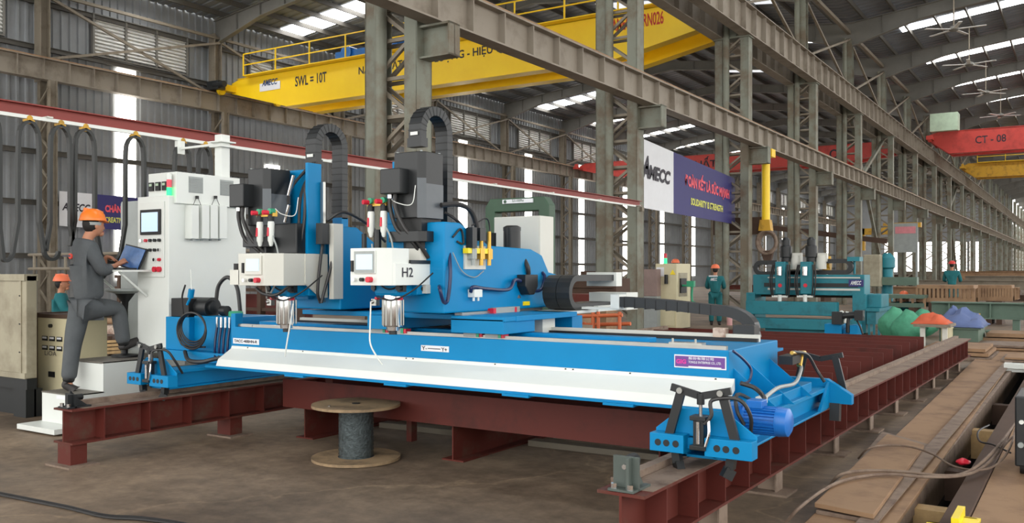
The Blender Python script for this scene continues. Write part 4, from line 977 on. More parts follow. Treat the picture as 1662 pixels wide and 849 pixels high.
# hydraulic unit
U_ = thing('hydraulic_unit', (-7.6, 5.9, .74), 'blue hydraulic tank with black pump and coiled hoses beside the white cabinet', 'hydraulic unit')
xl = at(269, 540, Y=5.66).x
b = MB(); b.box(xl, -7.42, 5.66, 6.15, .78, 1.105); b.box(-7.42, -6.8, 5.72, 6.25, .78, 1.12); b.build('tank', M['blue'], U_, bevel=.004)
b = MB(); b.box(xl - .03, -6.8, 5.6, 6.3, .685, .78); b.build('tank_base', M['blue'], U_)
b = MB(); b.box(xl + .03, xl + .3, 5.7, 5.98, 1.105, 1.29); b.build('oil_filter_box', M['rubber'], U_, bevel=.006)
b = MB(); b.cyl((-7.62, 5.85, 1.2), (-7.3, 5.85, 1.2), .1, 24); b.cyl((-7.3, 5.85, 1.2), (-7.26, 5.85, 1.2), .07, 20); b.cyl((-7.2, 5.88, 1.17), (-7.12, 5.88, 1.17), .05, 14); pm = b.build('pump_motor', M['black'], U_, smooth=True)
b = MB(); b.box(-7.64, -7.5, 5.72, 5.75, 1.13, 1.29); b.build('data_label', M['white'], U_)
b = MB(); b.tube([(-7.32, 5.9, 1.25), (-7.3, 5.92, 1.42), (-7.2, 5.95, 1.5), (-7.1, 5.98, 1.4), (-7.05, 5.98, 1.14)], .02); b.build('pump_hose', M['hose'], U_, smooth=True)
b = MB(); b.lathe((-7.0, 5.88, 1.12), [(.07, 0), (.07, .04), (.06, .05)], 16); b.build('filler_cap', M['greenpl'], U_, smooth=True)
for k in range(4):
    a = (-7.04 + k * .06, 5.69, 1.12); b = MB(); b.cyl(a, (a[0], a[1], a[2] - .1), .012, 8); q = b.build('hose_fitting', M['chrome'], U_, smooth=True)
    b = MB(); b.tube([(a[0], a[1], 1.02), (a[0], a[1] - .02, .9), (a[0] + .03, a[1] - .05, .8), (a[0] + .1, a[1] - .1, .74), (a[0] + .2, a[1] - .14, .72)], .012); b.build('pressure_hose', M['bluehose'], q, smooth=True)
cc = at(311, 530, Y=5.58)
for k in range(4):
    b = MB(); R = .17 + .012 * k; pts = [(cc.x + (R + .01) * math.cos(t * math.pi / 8) + .006 * k, 5.6 - .012 * k, cc.z - .01 + (R - .03) * math.sin(t * math.pi / 8) - .01 * k) for t in range(17)]
    b.tube(pts, .009, 7, 2); b.build('coiled_hose', M['hose'], U_, smooth=True)
b = MB(); b.tube([(cc.x - .15, 5.6, cc.z + .1), (cc.x - .13, 5.57, cc.z + .28), (cc.x - .07, 5.56, cc.z + .4)], .009); b.tube([(cc.x - .18, 5.6, cc.z), (cc.x - .2, 5.6, cc.z - .15), (cc.x - .1, 5.6, cc.z - .2), (cc.x + .2, 5.58, cc.z - .19)], .009); b.build('hose_tail', M['hose'], U_, smooth=True)
a = at(309, 478, Y=5.56)
b = MB(); b.cyl((a.x - .05, 5.56, a.z - .1), (a.x, 5.56, a.z - .03), .012, 8); b.cyl((a.x, 5.56, a.z - .03), (a.x + .02, 5.56, a.z + .05), .03, 10); q = b.build('air_gun', M['blue'], U_, smooth=True)
b = MB(); b.cyl((a.x + .02, 5.56, a.z + .05), (a.x + .01, 5.56, a.z + .24), .007, 8); b.build('gun_nozzle', M['white'], q)
b = MB(); b.box(-6.62, -6.4, 5.56, 5.62, 1.055, 1.07); b.build('switch_strip', M['rail'], U_)
b = MB(); b.tube([(-7.35, 5.56, .78), (-7.15, 5.45, .72), (-6.9, 5.4, .72), (-6.7, 5.42, .76), (-6.55, 5.5, .78)], .02); b.build('supply_hose', M['hose'], U_, smooth=True)

# ------------------------------------------------------------------ cable reel and small things below the machine
R_ = thing('cable_reel', (-5.1, 5.53, 0), 'wooden cable reel wound with black wrapped wire, standing on the floor', 'cable reel')
rx, ry = -5.1, 5.53
for nm, z0 in (('lower_flange', .005), ('upper_flange', .44)):
    b = MB(); b.cyl((rx, ry, z0), (rx, ry, z0 + .022), .365, 48); f_ = b.build(nm, M['ply'], R_)
    if nm == 'upper_flange':
        b = MB(); b.cyl((rx, ry, .462), (rx, ry, .466), .035, 20); b.build('centre_hole', M['rubber'], f_)
        b = MB(); b.cyl((rx - .06, ry - .25, .462), (rx - .06, ry - .25, .47), .012, 10); b.build('bolt_head', M['chrome'], f_)
b = MB(); b.lathe((rx, ry, .027), [(.15, 0)] + [(.142 + .004 * (k % 2), .01 + k * .0163) for k in range(25)] + [(.15, .413)], 32); b.build('wrapped_wire', M['film'], R_, smooth=True)
for k, (dx, dz) in enumerate(((-.28, .3), (.02, .36))):
    a = at(553 + k * 97, 725 - k * 5, Z=0)
    b = MB(); b.box(a.x - .03, a.x + .03, a.y + .12, a.y + .2, 0, dz); tag(b.build('timber_offcut', M['wood' if k == 0 else 'primerdark']), ('pale upright timber offcut just behind the left side of the cable reel', 'reddish upright block just behind the right side of the cable reel')[k], 'block')
# ------------------------------------------------------------------ people
def skinmesh(name, verts, edges, rad, m, parent, root=0, sub=2, mats=None):
    me = bpy.data.meshes.new('tmp'); me.from_pydata([tuple(v) for v in verts], edges, []); o = bpy.data.objects.new('tmp', me); col.objects.link(o)
    md = o.modifiers.new('s', 'SKIN')
    for i, r in enumerate(rad):
        sv = me.skin_vertices[0].data[i]; sv.radius = r if isinstance(r, tuple) else (r, r); sv.use_root = (i == root)
    md.use_smooth_shade = True
    sb = o.modifiers.new('d', 'SUBSURF'); sb.levels = sub
    bpy.context.view_layer.update()
    res = bpy.data.meshes.new_from_object(o.evaluated_get(bpy.context.evaluated_depsgraph_get()))
    bpy.data.objects.remove(o); bpy.data.meshes.remove(me)
    rl = rootloc(parent)
    for v in res.vertices: v.co -= rl
    res.materials.clear(); res.materials.append(m)
    for p in res.polygons: p.use_smooth = True
    oo = bpy.data.objects.new(name, res); col.objects.link(oo); oo.parent = parent; return oo
def person(loc, J, label, facing, cloth, helmet, badge=False, detail=True, group=None, shoes=True):
    """J: joints in world coordinates; facing: unit vector of the face"""
    P_ = thing('person', loc, label, 'person', group)
    V = {k: Vector(v) for k, v in J.items()}
    f = Vector(facing).normalized(); up = Vector((0, 0, 1)); sd = f.cross(up).normalized()   # sd = the person's right
    hd = V['head']
    # body: one continuous surface
    vs = [V['pelvis'], V['chest'], V['neck'], hd - up * .05 + f * .01, hd + up * .05]; rd = [.08, .075, .05, (.07, .078), (.072, .085)]; ed = [(0, 1), (1, 2), (2, 3), (3, 4)]
    for s in ('L', 'R'):
        i = len(vs); vs += [V['sh' + s], V['el' + s], V['wr' + s], V['ha' + s]]; rd += [.042, .034, (.026, .026), (.036, .018)]; ed += [(1, i), (i, i + 1), (i + 1, i + 2), (i + 2, i + 3)]
        i = len(vs); vs += [V['hip' + s], V['kn' + s], V['an' + s], V['toe' + s]]; rd += [.06, .05, .03, .016]; ed += [(0, i), (i, i + 1), (i + 1, i + 2), (i + 2, i + 3)]
    body = skinmesh('body', vs, ed, rd, M['skin'], P_)
    # head detail
    b = MB(); b.ball(hd + f * .012, 1, (.074, .092, .112) if abs(f.y) > .5 else (.092, .074, .112), 20)
    b.prism([(0, 0), (0.001, 0), (0, .001)], 'z', 0, .0001) if False else None
    b.ball(hd + f * .098 - up * .012, .016, (1, 1, 1.3), 8)
    b.ball(hd + f * .07 - up * .075, .035, (1, 1, .8), 10)
    for s in (-1, 1): b.ball(hd + sd * s * .076 - up * .01 - f * .005, .022, (.6, .9, 1.4), 8)
    b.build('face', M['skin'], P_, smooth=True)
    b = MB()
    for s in (-1, 1): b.ball(hd + f * .09 + sd * s * .03 + up * .01, .009, (1, 1, .7), 8)
    b.build('eyes', M['rubber'], P_, smooth=True)
    b = MB(); b.box(-.022, .022, -.002, .002, -.003, .003)
    mt = Matrix.Translation(hd + f * .098 - up * .05) @ Matrix.Rotation(math.atan2(-f.x, f.y), 4, 'Z'); bmesh.ops.transform(b.bm, matrix=mt, verts=b.bm.verts[:]); b.build('mouth', M['redpl'], P_)
    b = MB(); b.ball(hd - f * .02 + up * .012, 1, (.08, .092, .1) if abs(f.y) > .5 else (.092, .08, .1), 16); b.build('hair', M['hair'], P_, smooth=True)
    # helmet
    hc = hd + up * .045 - f * .01; b = MB()
    b.lathe(hc, [(.128, 0), (.13, .008), (.122, .03), (.112, .065), (.088, .1), (.05, .12), (.0, .127)], 26)
    for k in range(9):
        pass
    br = [(hc + f * (.1 + .065 * (1 - (q / 4) ** 2)) + sd * q * .026 + up * .004) for q in range(-4, 5)]
    br2 = [p - f * .085 for p in br]
    for i in range(8):
        A = [b.v(br[i]), b.v(br[i + 1]), b.v(br2[i + 1] + up * .01), b.v(br2[i] + up * .01)]; b.bm.faces.new(A)
    b.obox(hc - f * .09 + up * .095, hc + f * .1 + up * .085, .03, .05)
    h = b.build('hard_hat', helmet, P_, smooth=True)
    sm_ = h.modifiers.new('s', 'SOLIDIFY'); sm_.thickness = .004
    if detail:
        b = MB(); b.lathe(hd - up * .0 - f * .012, [(.088, .0), (.09, .03), (.084, .032), (.082, 0)], 20); b.build('hat_band', M['grey'], h, smooth=True)
    # clothes
    vs = [V['pelvis'] + up * .0, V['pelvis'].lerp(V['chest'], .5) - f * .012, V['chest'], V['neck'] - up * .045]; rd = [.14, .15, .158, .07]; ed = [(0, 1), (1, 2), (2, 3)]
    for s in ('L', 'R'):
        i = len(vs); vs += [V['sh' + s], V['el' + s], V['el' + s].lerp(V['wr' + s], .55 if detail else .95)]; rd += [.088, .068, .06]; ed += [(2, i), (i, i + 1), (i + 1, i + 2)]
    jk = skinmesh('jacket', vs, ed, rd, cloth, P_, root=1)
    dp = V['pelvis'] - up * .02
    vs = [dp]; rd = [.125]; ed = []
    for s in ('L', 'R'):
        i = len(vs); k_, a_ = V['kn' + s], V['an' + s]
        vs += [V['hip' + s] - up * .02, V['hip' + s].lerp(k_, .5), k_, k_.lerp(a_, .5), a_.lerp(k_, .03)]; rd += [.118, .108, .09, .082, .078]; ed += [(0, i), (i, i + 1), (i + 1, i + 2), (i + 2, i + 3), (i + 3, i + 4)]
    skinmesh('trousers', vs, ed, rd, cloth, P_)
    if shoes:
        for s in ('L', 'R'):
            skinmesh('sock', [V['an' + s] - (V['kn' + s] - V['an' + s]).normalized() * .02, V['an' + s].lerp(V['kn' + s], .14), V['an' + s].lerp(V['kn' + s], .26)], [(0, 1), (1, 2)], [.062, .06, .058], M['rubber'], P_)
            a_, t_ = V['an' + s], V['toe' + s]; d = (t_ - a_); dh = Vector((d.x, d.y, 0)).normalized() if 'tilt' not in J else d.normalized()
            skinmesh('shoe', [a_ - dh * .04 - up * .03, a_ + up * .03, a_.lerp(t_, .55), t_], [(0, 1), (0, 2), (2, 3)], [.045, .048, .048, .04], M['shoe'], P_, root=2)
    # hands with separate fingers
    if detail:
        for s in ('L', 'R'):
            w = V['wr' + s]; h_ = V['ha' + s]; d = (h_ - w).normalized(); side = d.cross(up).normalized(); sgn = 1 if s == 'R' else -1
            dn = side.cross(d).normalized()
            if dn.z > 0: dn = -dn
            palm = w + d * .075
            vs = [w, w + d * .04, palm]; rd = [.024, (.034, .017), (.038, .016)]; ed = [(0, 1), (1, 2)]
            for k, (o_, L_) in enumerate(((-.03, .062), (-.01, .075), (.01, .07), (.03, .055))):
                i = len(vs); q = palm + side * o_ + d * .01
                vs += [q, q + d * L_ * .45 + dn * .006, q + d * L_ * .8 + dn * .026, q + d * L_ + dn * .045]; rd += [.0095, .009, .008, .0065]; ed += [(2, i), (i, i + 1), (i + 1, i + 2), (i + 2, i + 3)]
            i = len(vs); q = w + d * .03 - side * sgn * .03
            vs += [q, q - side * sgn * .02 + d * .03 + dn * .01, q - side * sgn * .024 + d * .06 + dn * .025]; rd += [.013, .011, .008]; ed += [(1, i), (i, i + 1), (i + 1, i + 2)]
            skinmesh('hand', vs, ed, rd, M['skin'], P_, root=1)
    return P_, V
# worker on the steps (faces the cabinet, left knee raised)
foot = at(112, 632, Z=.38)
fx = foot.x
def pt(u, v, X): return at(u, v, X=X)
bx = fx + .02
J = dict(
    pelvis=pt(147, 490, bx + .0), chest=pt(136, 415, bx + .02), neck=pt(143, 383, bx + .02), head=pt(152, 366, bx + .04),
    shL=pt(128, 400, bx - .17), elL=pt(165, 450, bx - .22), wrL=pt(172, 416, bx - .12), haL=pt(185, 421, bx - .1),
    shR=pt(147, 405, bx + .16), elR=pt(167, 441, bx + .2), wrR=pt(190, 430, bx + .1), haR=pt(205, 422, bx + .06),
    hipL=pt(130, 497, bx - .09), knL=pt(118, 560, bx - .04), anL=pt(111, 620, bx - .02), toeL=pt(121, 633, bx + .02),
    hipR=pt(147, 499, bx + .09), knR=pt(192, 500, bx + .09), anR=pt(201, 561, bx + .1), toeR=pt(226, 552, bx + .1))
PW, V = person((fx, foot.y, .367), J, 'worker in grey overalls and orange hard hat typing at the laptop, one knee raised', (0.12, 1, -.12), M['cloth'], M['orange'])
jk = [o for o in PW.children if o.name.startswith('jacket')][0]
def on_back(p, q):
    l = Vector(p) - PW.location; ok_, loc, nrm, _ = jk.ray_cast(l, Vector(q)); return (loc + PW.location, nrm) if ok_ else (Vector(p), Vector((0, -1, 0)))
c0 = at(114, 416, Y=V['chest'].y - .4)
d_ = (c0 - Vector((0, 0, CAMZ))).normalized(); c0, n_ = on_back(c0, d_)
ln = MB(); ln.cyl(c0 - n_ * .01, c0 + n_ * .003, .026, 20); ln.build('back_logo', M['crimson'], PW)
b = MB(); n = 8; row = []
for q in range(n + 1):
    for dz in (0, -.016):
        p0 = Vector((c0.x + .04 + .13 * q / n, c0.y - .3, c0.z + .008 + dz)) - PW.location
        ok_, loc, nrm, _ = jk.ray_cast(p0, Vector((0, 1, 0))); row.append(b.v((loc + nrm * .003 + PW.location) if ok_ else (p0 + Vector((0, .2, 0)) + PW.location)))
for q in range(n): b.bm.faces.new([row[2 * q], row[2 * q + 2], row[2 * q + 3], row[2 * q + 1]])
b.build('back_print', M['ink'], PW)
def standing(u, v, D, label, facing, cloth, helmet, bend=0., hgt=1.0, arms=0, zf=0., crouch=False):
    c = at(u, v, Z=zf) if D is None else None
    if c is None:
        X = (u - 831) / FPX * D; Z0 = D; c = Vector((-ST * D + CT * X, CT * D + ST * X, zf))
    f = Vector(facing).normalized(); s = f.cross(Vector((0, 0, 1))); h = hgt; o = lambda a, b_, z: tuple(c + s * a * h + f * b_ * h + Vector((0, 0, z * h)))
    q = bend
    J = dict(pelvis=o(0, -.1 * q, .95), chest=o(0, .25 * q, 1.32 - .12 * q), neck=o(0, .42 * q, 1.48 - .2 * q), head=o(0, .52 * q + .02, 1.62 - .26 * q),
             shL=o(-.19, .3 * q, 1.38 - .15 * q), elL=o(-.25, .3 * q + .08, 1.12 - .1 * q), wrL=o(-.2, .3 * q + .3, 1.1 - .1 * q), haL=o(-.18, .3 * q + .38, 1.1 - .1 * q),
             shR=o(.19, .3 * q, 1.38 - .15 * q), elR=o(.25, .3 * q + .08, 1.12 - .1 * q), wrR=o(.2, .3 * q + .3, 1.1 - .1 * q), haR=o(.18, .3 * q + .38, 1.1 - .1 * q),
             hipL=o(-.1, -.1 * q, .9), knL=o(-.11, .02, .5), anL=o(-.11, -.02, .08), toeL=o(-.12, .16, .03), hipR=o(.1, -.1 * q, .9), knR=o(.11, .02, .5), anR=o(.11, -.02, .08), toeR=o(.12, .16, .03))
    if crouch:
        for k in J:
            if k[:2] not in ('kn', 'an', 'to'): J[k] = (J[k][0], J[k][1], J[k][2] - .55)
        for s_, sg in (('L', -1), ('R', 1)): J['kn' + s_] = o(sg * .13, .34, .48); J['hip' + s_] = o(sg * .1, -.12, .36)
        J['pelvis'] = o(0, -.14, .4)
    return person(tuple(c), J, label, facing, cloth, helmet, detail=False), c
hp = mat('faded_orange_helmet', 'f07a52', .4, var=.03); hr = mat('red_helmet', 'd8403a', .4, var=.03)
(pw, _), c = standing(1161, 528, None, 'worker in teal overalls and orange hard hat beside the beige cabinet', (-.3, 1, 0), M['clothteal'], hp)
text('AMECC', M['bwhite'], (c.x - .1, c.y - .15, 1.3), (.98, .25, 0), .2, .09, pw, shear=.25, bold=.03)
b = MB(); b.box(c.x - .14, c.x + .12, c.y - .16, c.y - .14, 1.42, 1.46); b.build('reflective_strip', M['bwhite'], pw)
for s_ in (-1, 1):
    b = MB(); b.lathe((c.x + s_ * .11, c.y, .38), [(.086, 0), (.087, .05)], 16); b.build('reflective_strip', M['palegreen'], pw)
standing(1096, 500, 26.5, 'worker hidden behind the beige cabinet, only the orange hard hat showing', (0, 1, 0), M['clothteal'], hp, hgt=1.1)
standing(99, 560, 14.5, 'worker in teal overalls behind the man in grey, by the beige cabinet', (.6, .8, 0), M['clothteal'], hp, zf=0, hgt=.84)
(pw, _), c = standing(1545, 480, 33, 'worker in dark green shirt and red hard hat standing among steel frames', (0, 1, 0), M['clothteal'], hr, zf=.0, hgt=1.12)
standing(1467, 520, 26, 'crouching worker with a pink hard hat behind the green sacks', (0, 1, 0), M['clothteal'], hp, hgt=.86, crouch=True)
# ------------------------------------------------------------------ left background
t = thing('storage_cabinet', (-11.6, 6.2, 0), 'large dusty beige steel cabinet on a dark base at the left photo edge', 'cabinet')
a = at(44, 680, Z=0); 
b = MB(); b.box(a.x - 1.5, a.x - .02, a.y, a.y + .12, .42, 1.52); bd = b.build('cabinet_body', M['oldbeige'], t, bevel=.01)
b = MB(); b.box(a.x - 1.5, a.x - .02, a.y - .02, a.y + .13, 1.46, 1.53); b.box(a.x - 1.5, a.x - .02, a.y - .015, a.y, .42, .48); b.box(a.x - .14, a.x - .1, a.y - .012, a.y, .48, 1.46); b.build('front_trim', M['oldbeige'], t)
b = MB(); b.box(a.x - 1.5, a.x - .04, a.y + .02, a.y + .13, .3, .42); b.box(a.x - 1.4, a.x - 1.2, a.y + .02, a.y + .2, 0, .3); b.box(a.x - .3, a.x - .06, a.y + .02, a.y + .2, 0, .3); b.box(a.x - 1.4, a.x - .06, a.y + .11, a.y + .13, 0, .3); b.build('dark_base', M['black'], t)
b = MB()
for z in (.7, 1.0, 1.3): b.cyl((a.x - .12, a.y - .02, z), (a.x - .12, a.y, z), .008, 6)
b.build('screws', M['black'], t)
# voltage stabiliser
a = at(61, 668, Z=.0); c = at(103, 668, Y=a.y); zt = at(61, 515, Y=a.y).z
t = thing('voltage_stabiliser', (a.x + .2, a.y + .2, 0), 'beige voltage stabiliser box with six small meters marked LiOA', 'stabiliser')
b = MB(); b.box(a.x, c.x + .1, a.y, a.y + .45, .06, zt); b.build('housing', M['beige'], t, bevel=.006)
b = MB(); b.box(a.x - .08, a.x, a.y - .01, a.y + .5, .0, zt + .05); b.box(a.x - .08, c.x + .15, a.y - .01, a.y + .5, zt, zt + .04); b.build('outer_frame', M['rustdark'], t)
sx = (c.x - a.x)
for r_ in range(2):
    for k in range(3):
        x0 = a.x + sx * (.2 + .28 * k); z0 = at(70, 548 + r_ * 15, Y=a.y).z
        b = MB(); b.box(x0, x0 + sx * .2, a.y - .008, a.y, z0 - .03, z0 + .02); q = b.build('meter', M['rubber'], t)
        b = MB(); b.box(x0 + .01, x0 + sx * .2 - .01, a.y - .01, a.y - .008, z0 - .008, z0 + .013); b.build('meter_face', M['bwhite'], q)
b = MB(); b.cyl((a.x + sx * .55, a.y - .03, at(70, 528, Y=a.y).z), (a.x + sx * .55, a.y, at(70, 528, Y=a.y).z), .02, 10); b.build('knob', M['rubber'], t)
text('LiOA', M['ink'], (a.x + sx * .3, a.y - .003, at(70, 576, Y=a.y).z), (1, 0, 0), sx * .45, .05, t, bold=.0)
b = MB(); z0 = at(70, 606, Y=a.y).z; b.box(a.x + sx * .45, a.x + sx * .68, a.y - .01, a.y, z0 - .03, z0 + .03); b.build('breaker', M['rubber'], t)
# brown shelving frame with stored steel behind
t = thing('storage_rack', (-12.5, 9.5, 0), 'rusty brown steel rack behind the worker holding scrap', 'rack')
b = MB()
for z in (.45, .95, 1.25, 1.45): b.box(-14.5, -9.9, 9.5, 9.56, z, z + .05)
for x in (-14.4, -13, -11.6, -10.8, -9.95): b.box(x, x + .08, 9.48, 9.58, 0, 1.5)
b.build('rack_frame', M['rustdark'], t)
b = MB(); b.box(-14.3, -9.95, 9.8, 9.83, .5, 1.2); b.build('rack_back_panel', M['primer'], t)
b = MB()
for z in (1.62, 1.9): b.cyl((-18, 9.9, z), (-11, 9.9, z), .03, 8)
for k in range(7): b.cyl((-17.8 + k * 1.1, 9.9, 1.5), (-17.8 + k * 1.1, 9.9, 1.9), .03, 8)
for k in range(7): b.cyl((-17.8 + k * 1.1, 9.9, .0), (-17.8 + k * 1.1, 9.9, 1.6), .03, 8)
tag(b.build('guard_rail', M['steel']), 'thin grey pipe guard rail behind the beige cabinet at the far left', 'railing')
for k, (u, v, L_, r, m) in enumerate(((185, 540, 1.4, .1, 'bag'), (180, 522, 1.2, .05, 'rust'), (175, 512, 1.2, .05, 'steel'), (190, 552, 1.3, .045, 'rust'))):
    c = at(u, v, Y=8.1 + .1 * k)
    b = MB(); b.cyl((c.x - L_ * .3, c.y, c.z), (c.x + L_ * .7, c.y + .1, c.z + .01), r, 16); tag(b.build('scrap_pipe', M[m], smooth=True), ('thick brown pipe lying on the scrap pile behind the steps', 'thin rusty pipe above the thick brown pipe behind the worker', 'topmost grey pipe on the scrap pile behind the worker', 'lowest rusty pipe under the thick brown pipe')[k], 'pipe')
for k in range(4):
    c = at(172, 556 + k * 6, Y=7.3 - .1 * k)
    b = MB(); b.obox((c.x - .5, c.y, c.z - .03), (c.x + .8, c.y + .25, c.z + .07), .1, .035); tag(b.build('timber_plank', M['wood']), f'light timber plank on the pile behind the white steps, {("topmost", "second from the top", "third from the top", "lowest")[k]}', 'plank')
c = at(180, 560, Y=7.6)
b = MB(); b.box(c.x - .9, c.x + .9, 7.45, 8.6, .0, .62); 
for k in range(4): b.box(c.x - .95 + k * .55, c.x - .85 + k * .55, 7.4, 7.46, 0, .66)
tag(b.build('scrap_bin', M['rustdark']), 'dark rusty scrap bin behind the white steps', 'bin')
c = at(208, 420, Y=8.6)
b = MB(); b.box(c.x - .02, c.x + .04, 8.6, 8.66, 0, 1.55); tag(b.build('blue_post', M['blue']), 'slim blue post behind the laptop shelf', 'post')
# ------------------------------------------------------------------ things seen behind the gantry
def bagmesh(c, sx, sy, sz, m, name, label, cat='sack', grp=None, parent=None, seed=0):
    b = MB(); b.ball((0, 0, 0), 1, (1, 1, 1), 20)
    for v in b.bm.verts:
        n = v.co.copy(); k = 1 + .25 * noise.noise(n * 1.7 + Vector((seed, 0, 0))) + .08 * noise.noise(n * 5 + Vector((seed, 3, 0)))
        z = n.z * (1 if n.z > 0 else .9)
        sq = max(abs(n.x), abs(n.y), .001); w = 1 - .45 * max(0, z) ** 1.5
        v.co = Vector((c[0] + n.x * sx * k * w, c[1] + n.y * sy * k * w, c[2] + sz * .5 + z * sz * .5 * (1 + .15 * noise.noise(n * 2.3))))
    zmin = min(v.co.z for v in b.bm.verts)
    for v in b.bm.verts: v.co.z = max(v.co.z - zmin + c[2], c[2] + .0)
    return tag(b.build(name, M[m], parent, smooth=True), label, cat, grp)
t = thing('work_bench', (-7.2, 10.2, 0), 'low dusty bench carrying bags behind the blue gantry', 'bench')
b = MB(); b.box(-8.8, -5.6, 9.9, 10.7, .78, .84); b.build('bench_top', M['steel'], t)
for x in (-8.7, -5.75):
    for y in (9.95, 10.6):
        b = MB(); b.box(x, x + .06, y, y + .06, 0, .78); b.build('leg', M['steel'], t)
bagmesh((-8.15, 10.2, .84), .34, .28, .4, 'bag', 'cloth_bag', 'pale patterned bag on the bench left of the left spindle', seed=2)
bagmesh((-7.1, 10.25, .84), .33, .2, .3, 'cream', 'cushion', 'grey white cushion on the bench right of the left spindle', 'cushion', seed=5)
bagmesh((-6.55, 10.25, .84), .26, .22, .3, 'rubber', 'black_bag', 'black bag lying on the bench behind the gantry', 'bag', seed=8)
bagmesh((-6.15, 10.25, .84), .18, .2, .25, 'bag', 'cloth_bag', 'small pinkish bag beside the black bag', seed=11)
b = MB(); b.box(-10.8, -9.2, 12.4, 12.45, .9, 2.0); b.box(-10.7, -10.6, 12.35, 12.5, 0, .9); b.box(-9.4, -9.3, 12.35, 12.5, 0, .9); tag(b.build('projection_board', M['white']), 'white board standing behind the left drilling head', 'board')
# green portal frame behind the right head
a = at(799, 400, Y=8.9); c = at(886, 400, Y=8.9); zt = at(830, 322, Y=8.9).z
t = thing('portal_frame', ((a.x + c.x) / 2, 8.9, 0), 'dark green portal frame standing behind the cream electrical cabinet', 'frame')
w = .07
b = MB(); b.prism([(a.x - w, 0), (a.x - w, zt - .1), (a.x, zt), (c.x, zt), (c.x + w, zt - .1), (c.x + w, 0), (c.x - w, 0), (c.x - w, zt - .16), (a.x + w, zt - .16), (a.x + w, 0)], 'y', 8.85, 9.0); b.build('frame', M['green'], t, bevel=.01)
p0 = at(816, 331, Y=8.84); p1 = at(865, 322, Y=8.84)
b = MB(); b.box(p0.x, p1.x, 8.83, 8.85, p0.z, p1.z); q = b.build('sign_plate', M['bwhite'], t)
text('SLX-1000Plus', M['green'], (p0.x + .14, 8.829, p0.z + .015), (1, 0, 0), .16, .03, q, bold=.0)
b = MB(); b.cyl((p0.x + .04, 8.826, (p0.z + p1.z) / 2), (p0.x + .04, 8.83, (p0.z + p1.z) / 2), .02, 12); b.build('round_mark', M['green'], q)
# rusty structures between
for k, (u0, u1, vt, vb, Y, m, lb) in enumerate(((866, 1000, 452, 476, 15, 'rustdark', 'dark rusty steel box section lying behind the black cable chain'), (800, 960, 478, 500, 13, 'primerdark', 'reddish brown steel beam on stands behind the gantry'), (942, 985, 440, 470, 19.8, 'rustdark', 'brown steel plate stack behind the lattice column'))):
    a = at(u0, vb, Y=Y); c = at(u1, vt, Y=Y)
    t = thing('stored_beam', ((a.x + c.x) / 2, Y, 0), lb, 'beam')
    b = MB(); b.box(a.x, c.x, Y, Y + .6, a.z, c.z); b.box(a.x + .05, c.x - .05, Y - .04, Y, (a.z + c.z) / 2 - .03, (a.z + c.z) / 2 + .03); b.build('beam_section', M[m], t)
    for x in (a.x + .25, c.x - .35):
        b = MB(); b.box(x, x + .12, Y + .05, Y + .5, 0, a.z); b.build('stand', M['rust'], t)
t = thing('orange_trestle', (-6.1, 12.6, 0), 'orange painted tube trestle behind the gantry, left of the lattice column', 'trestle')
a = at(925, 514, Y=12.6); c = at(1010, 512, Y=12.6)
b = MB(); b.cyl((a.x, 12.6, a.z), (c.x, 12.6, a.z + .05), .03, 8)
for q in (.1, .45, .55, .95): b.cyl((a.x + (c.x - a.x) * q, 12.6, 0), (a.x + (c.x - a.x) * q, 12.6, a.z + .1), .03, 8)
b.cyl((a.x, 12.9, a.z - .15), (c.x, 12.9, a.z - .1), .03, 8); b.cyl((a.x + .1, 12.6, .3), (a.x + .1, 12.95, .3), .03, 8); b.cyl((a.x + .1, 12.9, .0), (a.x + .1, 12.9, a.z - .1), .03, 8)
b.build('tube_frame', M['orangepipe'], t)
# beige control cabinet
a = at(1064, 534, Z=0); Yc = a.y; c = at(1098, 534, Y=Yc); zt = at(1064, 428, Y=Yc).z
t = thing('machine_cabinet', ((a.x + c.x) / 2 + .2, Yc + .3, 0), 'beige machine control cabinet with green lamp, left of the teal worker', 'cabinet')
b = MB(); b.box(a.x, c.x, Yc, Yc + 1.0, 0.02, zt); b.build('cabinet_body', M['beige'], t, bevel=.01)
xr = c.x
b = MB(); b.box(xr, xr + .012, Yc + .15, Yc + .75, zt - .9, zt - .25); q = b.build('side_window', M['oldbeige'], t)
b = MB(); b.box(xr + .012, xr + .05, Yc + .2, Yc + .6, zt - .8, zt - .4); b.build('screen_frame', M['rubber'], q)
b = MB(); b.box(xr - .02, xr + .35, Yc + .3, Yc + .8, zt - 1.12, zt - 1.08); b.build('side_shelf', M['beige'], t)
b = MB(); b.tube([(xr, Yc + .3, zt - .6), (xr + .3, Yc + .3, zt - .6), (xr + .33, Yc + .3, zt - .65), (xr + .33, Yc + .3, zt - 1.02), (xr + .6, Yc + .3, zt - 1.1)], .03, 8, 2); b.cbox((xr + .3, Yc + .28, zt - .55), .2, .12, .16); b.build('green_arm', M['greenpl'], t, smooth=True)
for dx in (.12, .32):
    b = MB(); b.lathe((a.x + dx, Yc - .001, zt - 1.15), [(.1, 0), (.1, .03), (.06, .045)], 20, (0, -1, 0)); q = b.build('black_fan', M['rubber'], t)
    b = MB(); b.cyl((a.x + dx, Yc - .05, zt - 1.15), (a.x + dx, Yc - .046, zt - 1.15), .045, 12); b.build('fan_hub', M['beige'], q)
b = MB(); b.cyl((a.x + .33, Yc - .05, zt - .55), (a.x + .33, Yc - .05, zt - .3), .05, 10); b.build('lever_switch', M['rubber'], t)
b = MB(); b.box(a.x + .03, a.x + .25, Yc - .008, Yc, zt - .35, zt - .1); b.build('paper_notice', M['bwhite'], t)
